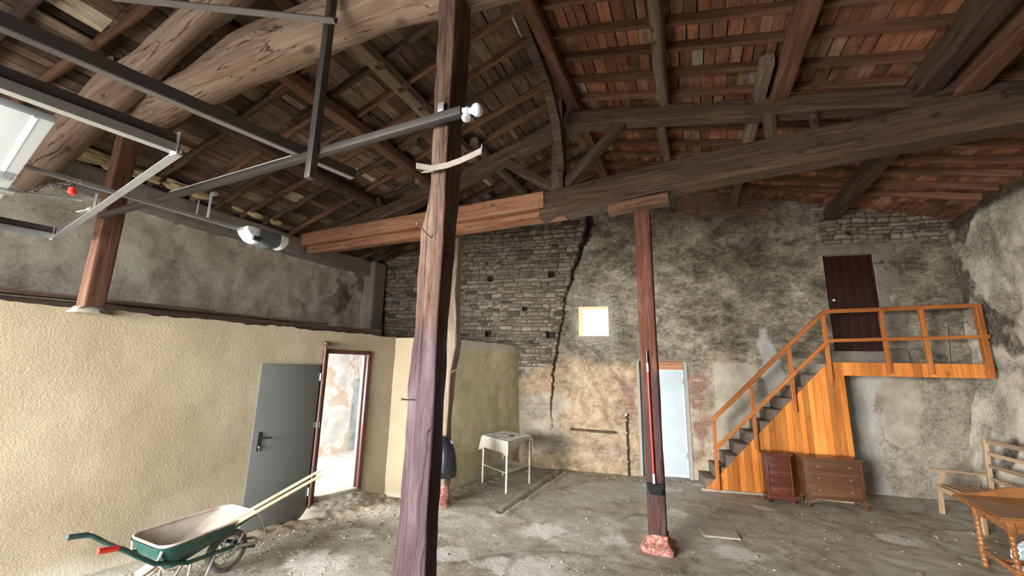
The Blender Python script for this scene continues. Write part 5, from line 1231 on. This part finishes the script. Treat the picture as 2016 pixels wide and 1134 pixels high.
# pale blue bag under desk
p = dk_p(0.35, 0.22, 0); mb = MB(); tmp = bmesh.new(); bmesh.ops.create_icosphere(tmp, subdivisions=4, radius=1)
for v in tmp.verts:
    v.co = V((v.co.x*0.16, v.co.y*0.12, v.co.z*0.19))*(1+0.35*noise.noise(v.co*2.2)+0.12*noise.noise(v.co*7)); v.co.z = max(v.co.z, -0.15); v.co += V((p.x, p.y, 0.152))
mb.merge(tmp); tagp(mb.build('plastic_bag', M['white_bag']), 'crumpled pale blue bag on the floor beneath the oak desk', 'bag')

# ================================================================== WHEELBARROW
wb = thing('wheelbarrow', 'green wheelbarrow with a cement-stained tray beside the yellow wall', 'wheelbarrow', (-4.28, 2.95, 0), 0.0)
WM = Matrix.Translation((-4.30, 2.95, 0)) @ Matrix.Rotation(-0.04, 4, 'Z')     # local y forward
def wbuild(mb, name, mat, **k): return mb.build(name, mat, wb, WM, world=True, **k)
# tray: rounded-rectangle rings
def rr(w, y0, y1, z, zf, rad=0.12, n=6):
    pts = []; hw = w/2
    for cx, cy, a0 in ((hw-rad, y1-rad, 0), (-hw+rad, y1-rad, 90), (-hw+rad, y0+rad, 180), (hw-rad, y0+rad, 270)):
        for i in range(n+1):
            a_ = math.radians(a0+90*i/n); y = cy+rad*math.sin(a_); x = cx+rad*math.cos(a_)
            f = (y-y0)/(y1-y0); pts.append(V((x*(1-0.12*f), y, lerp(z, zf, f))))
    return pts
oy = -0.0
rim = rr(0.59, -0.70, 0.12, 0.50, 0.54); bot = rr(0.38, -0.58, -0.26, 0.28, 0.37, 0.08); mid = rr(0.52, -0.66, -0.04, 0.38, 0.46, 0.1)
rim_o = [p+V((p.x, p.y+0.28, 0)).normalized()*0.016 for p in rim]
off = V((0, 0, -0.006))
mb = MB(); mb.rings([[p+off-V((0, 0, 0.004)) for p in rim_o], [p+off for p in mid], [p+off for p in bot]], caps=False); mb.bm.faces.new([mb.bm.verts[i] for i in range(len(mb.bm.verts)-len(bot), len(mb.bm.verts))]) if mb.bm.verts.ensure_lookup_table() is None else None
wbuild(mb, 'tray_outside', M['green_paint'])
mb = MB(); mb.rings([rim, [p*1.0+V((0, 0, 0.003)) for p in mid], [p+V((0, 0, 0.003)) for p in bot]], caps=False); mb.bm.verts.ensure_lookup_table(); mb.bm.faces.new([mb.bm.verts[i] for i in range(len(mb.bm.verts)-len(bot), len(mb.bm.verts))])
wbuild(mb, 'tray_inside', M['tray_inside'])
mb = MB(); mb.tube([p for p in rim], 0.010, 8, True); wbuild(mb, 'tray_rim', M['tray_inside'])
# frame tubes + handles
for s in (-1, 1):
    mb = MB(); mb.tube([V((s*0.05, 0.24, 0.16)), V((s*0.13, 0.0, 0.26)), V((s*0.2, -0.45, 0.29)), V((s*0.235, -0.72, 0.39)), V((s*0.25, -0.86, 0.50)), V((s*0.255, -0.96, 0.585)), V((s*0.26, -1.0, 0.605))], 0.018, 12); wbuild(mb, 'frame_tube', M['green_paint'])
    mb = MB(); mb.tube([V((s*0.26, -0.99, 0.603)), V((s*0.262, -1.11, 0.622))], 0.021, 14); wbuild(mb, 'grip', M['red_plastic'] if s > 0 else M['green_paint'])['label'] = 'red rubber grip' if s > 0 else 'bare green handle end'
    mb = MB(); mb.tube([V((s*0.2, -0.42, 0.28)), V((s*0.22, -0.46, 0.0)), V((s*0.22, -0.34, 0.0)), V((s*0.17, -0.2, 0.28))], 0.010, 8); wbuild(mb, 'leg', M['steel_grey'])
    mb = MB(); mb.tube([V((s*0.14, 0.0, 0.24)), V((s*0.09, -0.0, 0.19))], 0.009, 8); mb.tube([V((s*0.13, 0.06, 0.35)), V((s*0.08, 0.02, 0.19))], 0.008, 8); wbuild(mb, 'axle_stay', M['galv'])
mb = MB(); mb.tube([V((-0.14, -0.02, 0.26)), V((-0.10, 0.12, 0.22)), V((-0.09, 0.24, 0.2)), V((-0.05, 0.29, 0.2)), V((0.05, 0.29, 0.2)), V((0.09, 0.24, 0.2)), V((0.10, 0.12, 0.22)), V((0.14, -0.02, 0.26))], 0.015, 10); wbuild(mb, 'nose_hoop', M['cream_metal'])
RX = Matrix.Rotation(math.pi/2, 4, 'Y')
WC = Matrix.Translation((0, 0.0, 0.19)) @ RX
prof = [(0.135+0.0, -0.03)]+[(0.155+0.036*math.cos(t), 0.038*math.sin(t)) for t in [-1.9+3.8*i/12 for i in range(13)]]+[(0.135, 0.03)]
mb = MB(); mb.lathe(prof, 40, WC, False); wbuild(mb, 'tyre', M['rubber'])
mb = MB(); mb.lathe([(0.138, -0.03), (0.125, -0.028), (0.115, 0.0), (0.125, 0.028), (0.138, 0.03)], 32, WC, False); mb.lathe([(0.02, -0.05), (0.024, -0.045), (0.024, 0.045), (0.02, 0.05)], 16, WC)
for k in range(5):
    a_ = 2*math.pi*k/5; mb.tube([WC @ V((0.02*math.cos(a_), 0.02*math.sin(a_), 0)), WC @ V((0.12*math.cos(a_), 0.12*math.sin(a_), 0))], 0.007, 8)
mb.tube([V((-0.1, 0, 0.19)), V((0.1, 0, 0.19))], 0.008, 8)
wbuild(mb, 'rim_and_spokes', M['cream_metal'])
for s_ in (-1, 1):
    mb = MB(); mb.tube([V((s_*0.24, -0.68, 0.47)), V((s_*0.215, -0.69, 0.38)), V((s_*0.2, -0.62, 0.30))], 0.012, 8); wbuild(mb, 'tray_stay', M['cream_metal'])
# two long-handled tools lying in the barrow
tip = fl(633, 928, 0.88); base = V((-4.28, 2.50, 0.33))
def shovel(name, label, tip, base, bladed):
    root = thing(name, label, name, base); d = (tip-base).normalized()
    mb = MB(); mb.tube([base, base.lerp(tip, 0.5), tip], [0.017, 0.016, 0.015], 12); mb.build('handle', M['handle_wood'], root, world=True)
    mb = MB(); mb.tube([base-d*0.1, base+d*0.02], [0.014, 0.02], 12); mb.build('socket', M['blue_paint'], root, world=True)
    fr = frame(base-d*0.08, base-d*0.34, 0.0); mb = MB(); rs = []
    L = 0.26
    for i in range(10):
        t = i/9; w = 0.03+0.09*math.sin(min(1, t*2.2)*math.pi/2) if t < 0.6 else 0.12*math.sqrt(max(0.02, 1-((t-0.6)/0.42)**2))
        zc = -0.03*math.sin(t*1.5); ring = []
        for k in range(9):
            u = -1+2*k/8; ring.append(V((t*L, u*w, zc+0.03*u*u)))
        ring += [V((q.x, q.y, q.z-0.003)) for q in ring[::-1]]; rs.append([fr @ q for q in ring])
    mb.rings(rs); mb.build('blade', M['tray_inside'], root, world=True)
shovel('shovel', 'shovel in the wheelbarrow with the lower, paler handle of the two', tip+V((0.02, 0.0, -0.03)), base+V((0.03, -0.02, -0.01)), True)
shovel('shovel', 'shovel in the wheelbarrow with the upper, browner handle of the two', tip+V((-0.02, 0.02, 0.01)), base+V((-0.06, 0.03, 0.0)), True)
# straw string hanging from the tray nose
s0 = WM @ V((0.21, 0.13, 0.54)); e0 = fl(532, 1086)
mb = MB(); mb.tube([s0, s0.lerp(e0, 0.35)+V((0.0, 0, 0.02)), s0.lerp(e0, 0.7), e0+V((0, 0, 0.004))], 0.005, 6); tagp(mb.build('straw_string', M['string']), 'pale straw string hanging from the tray nose to the floor', 'string')
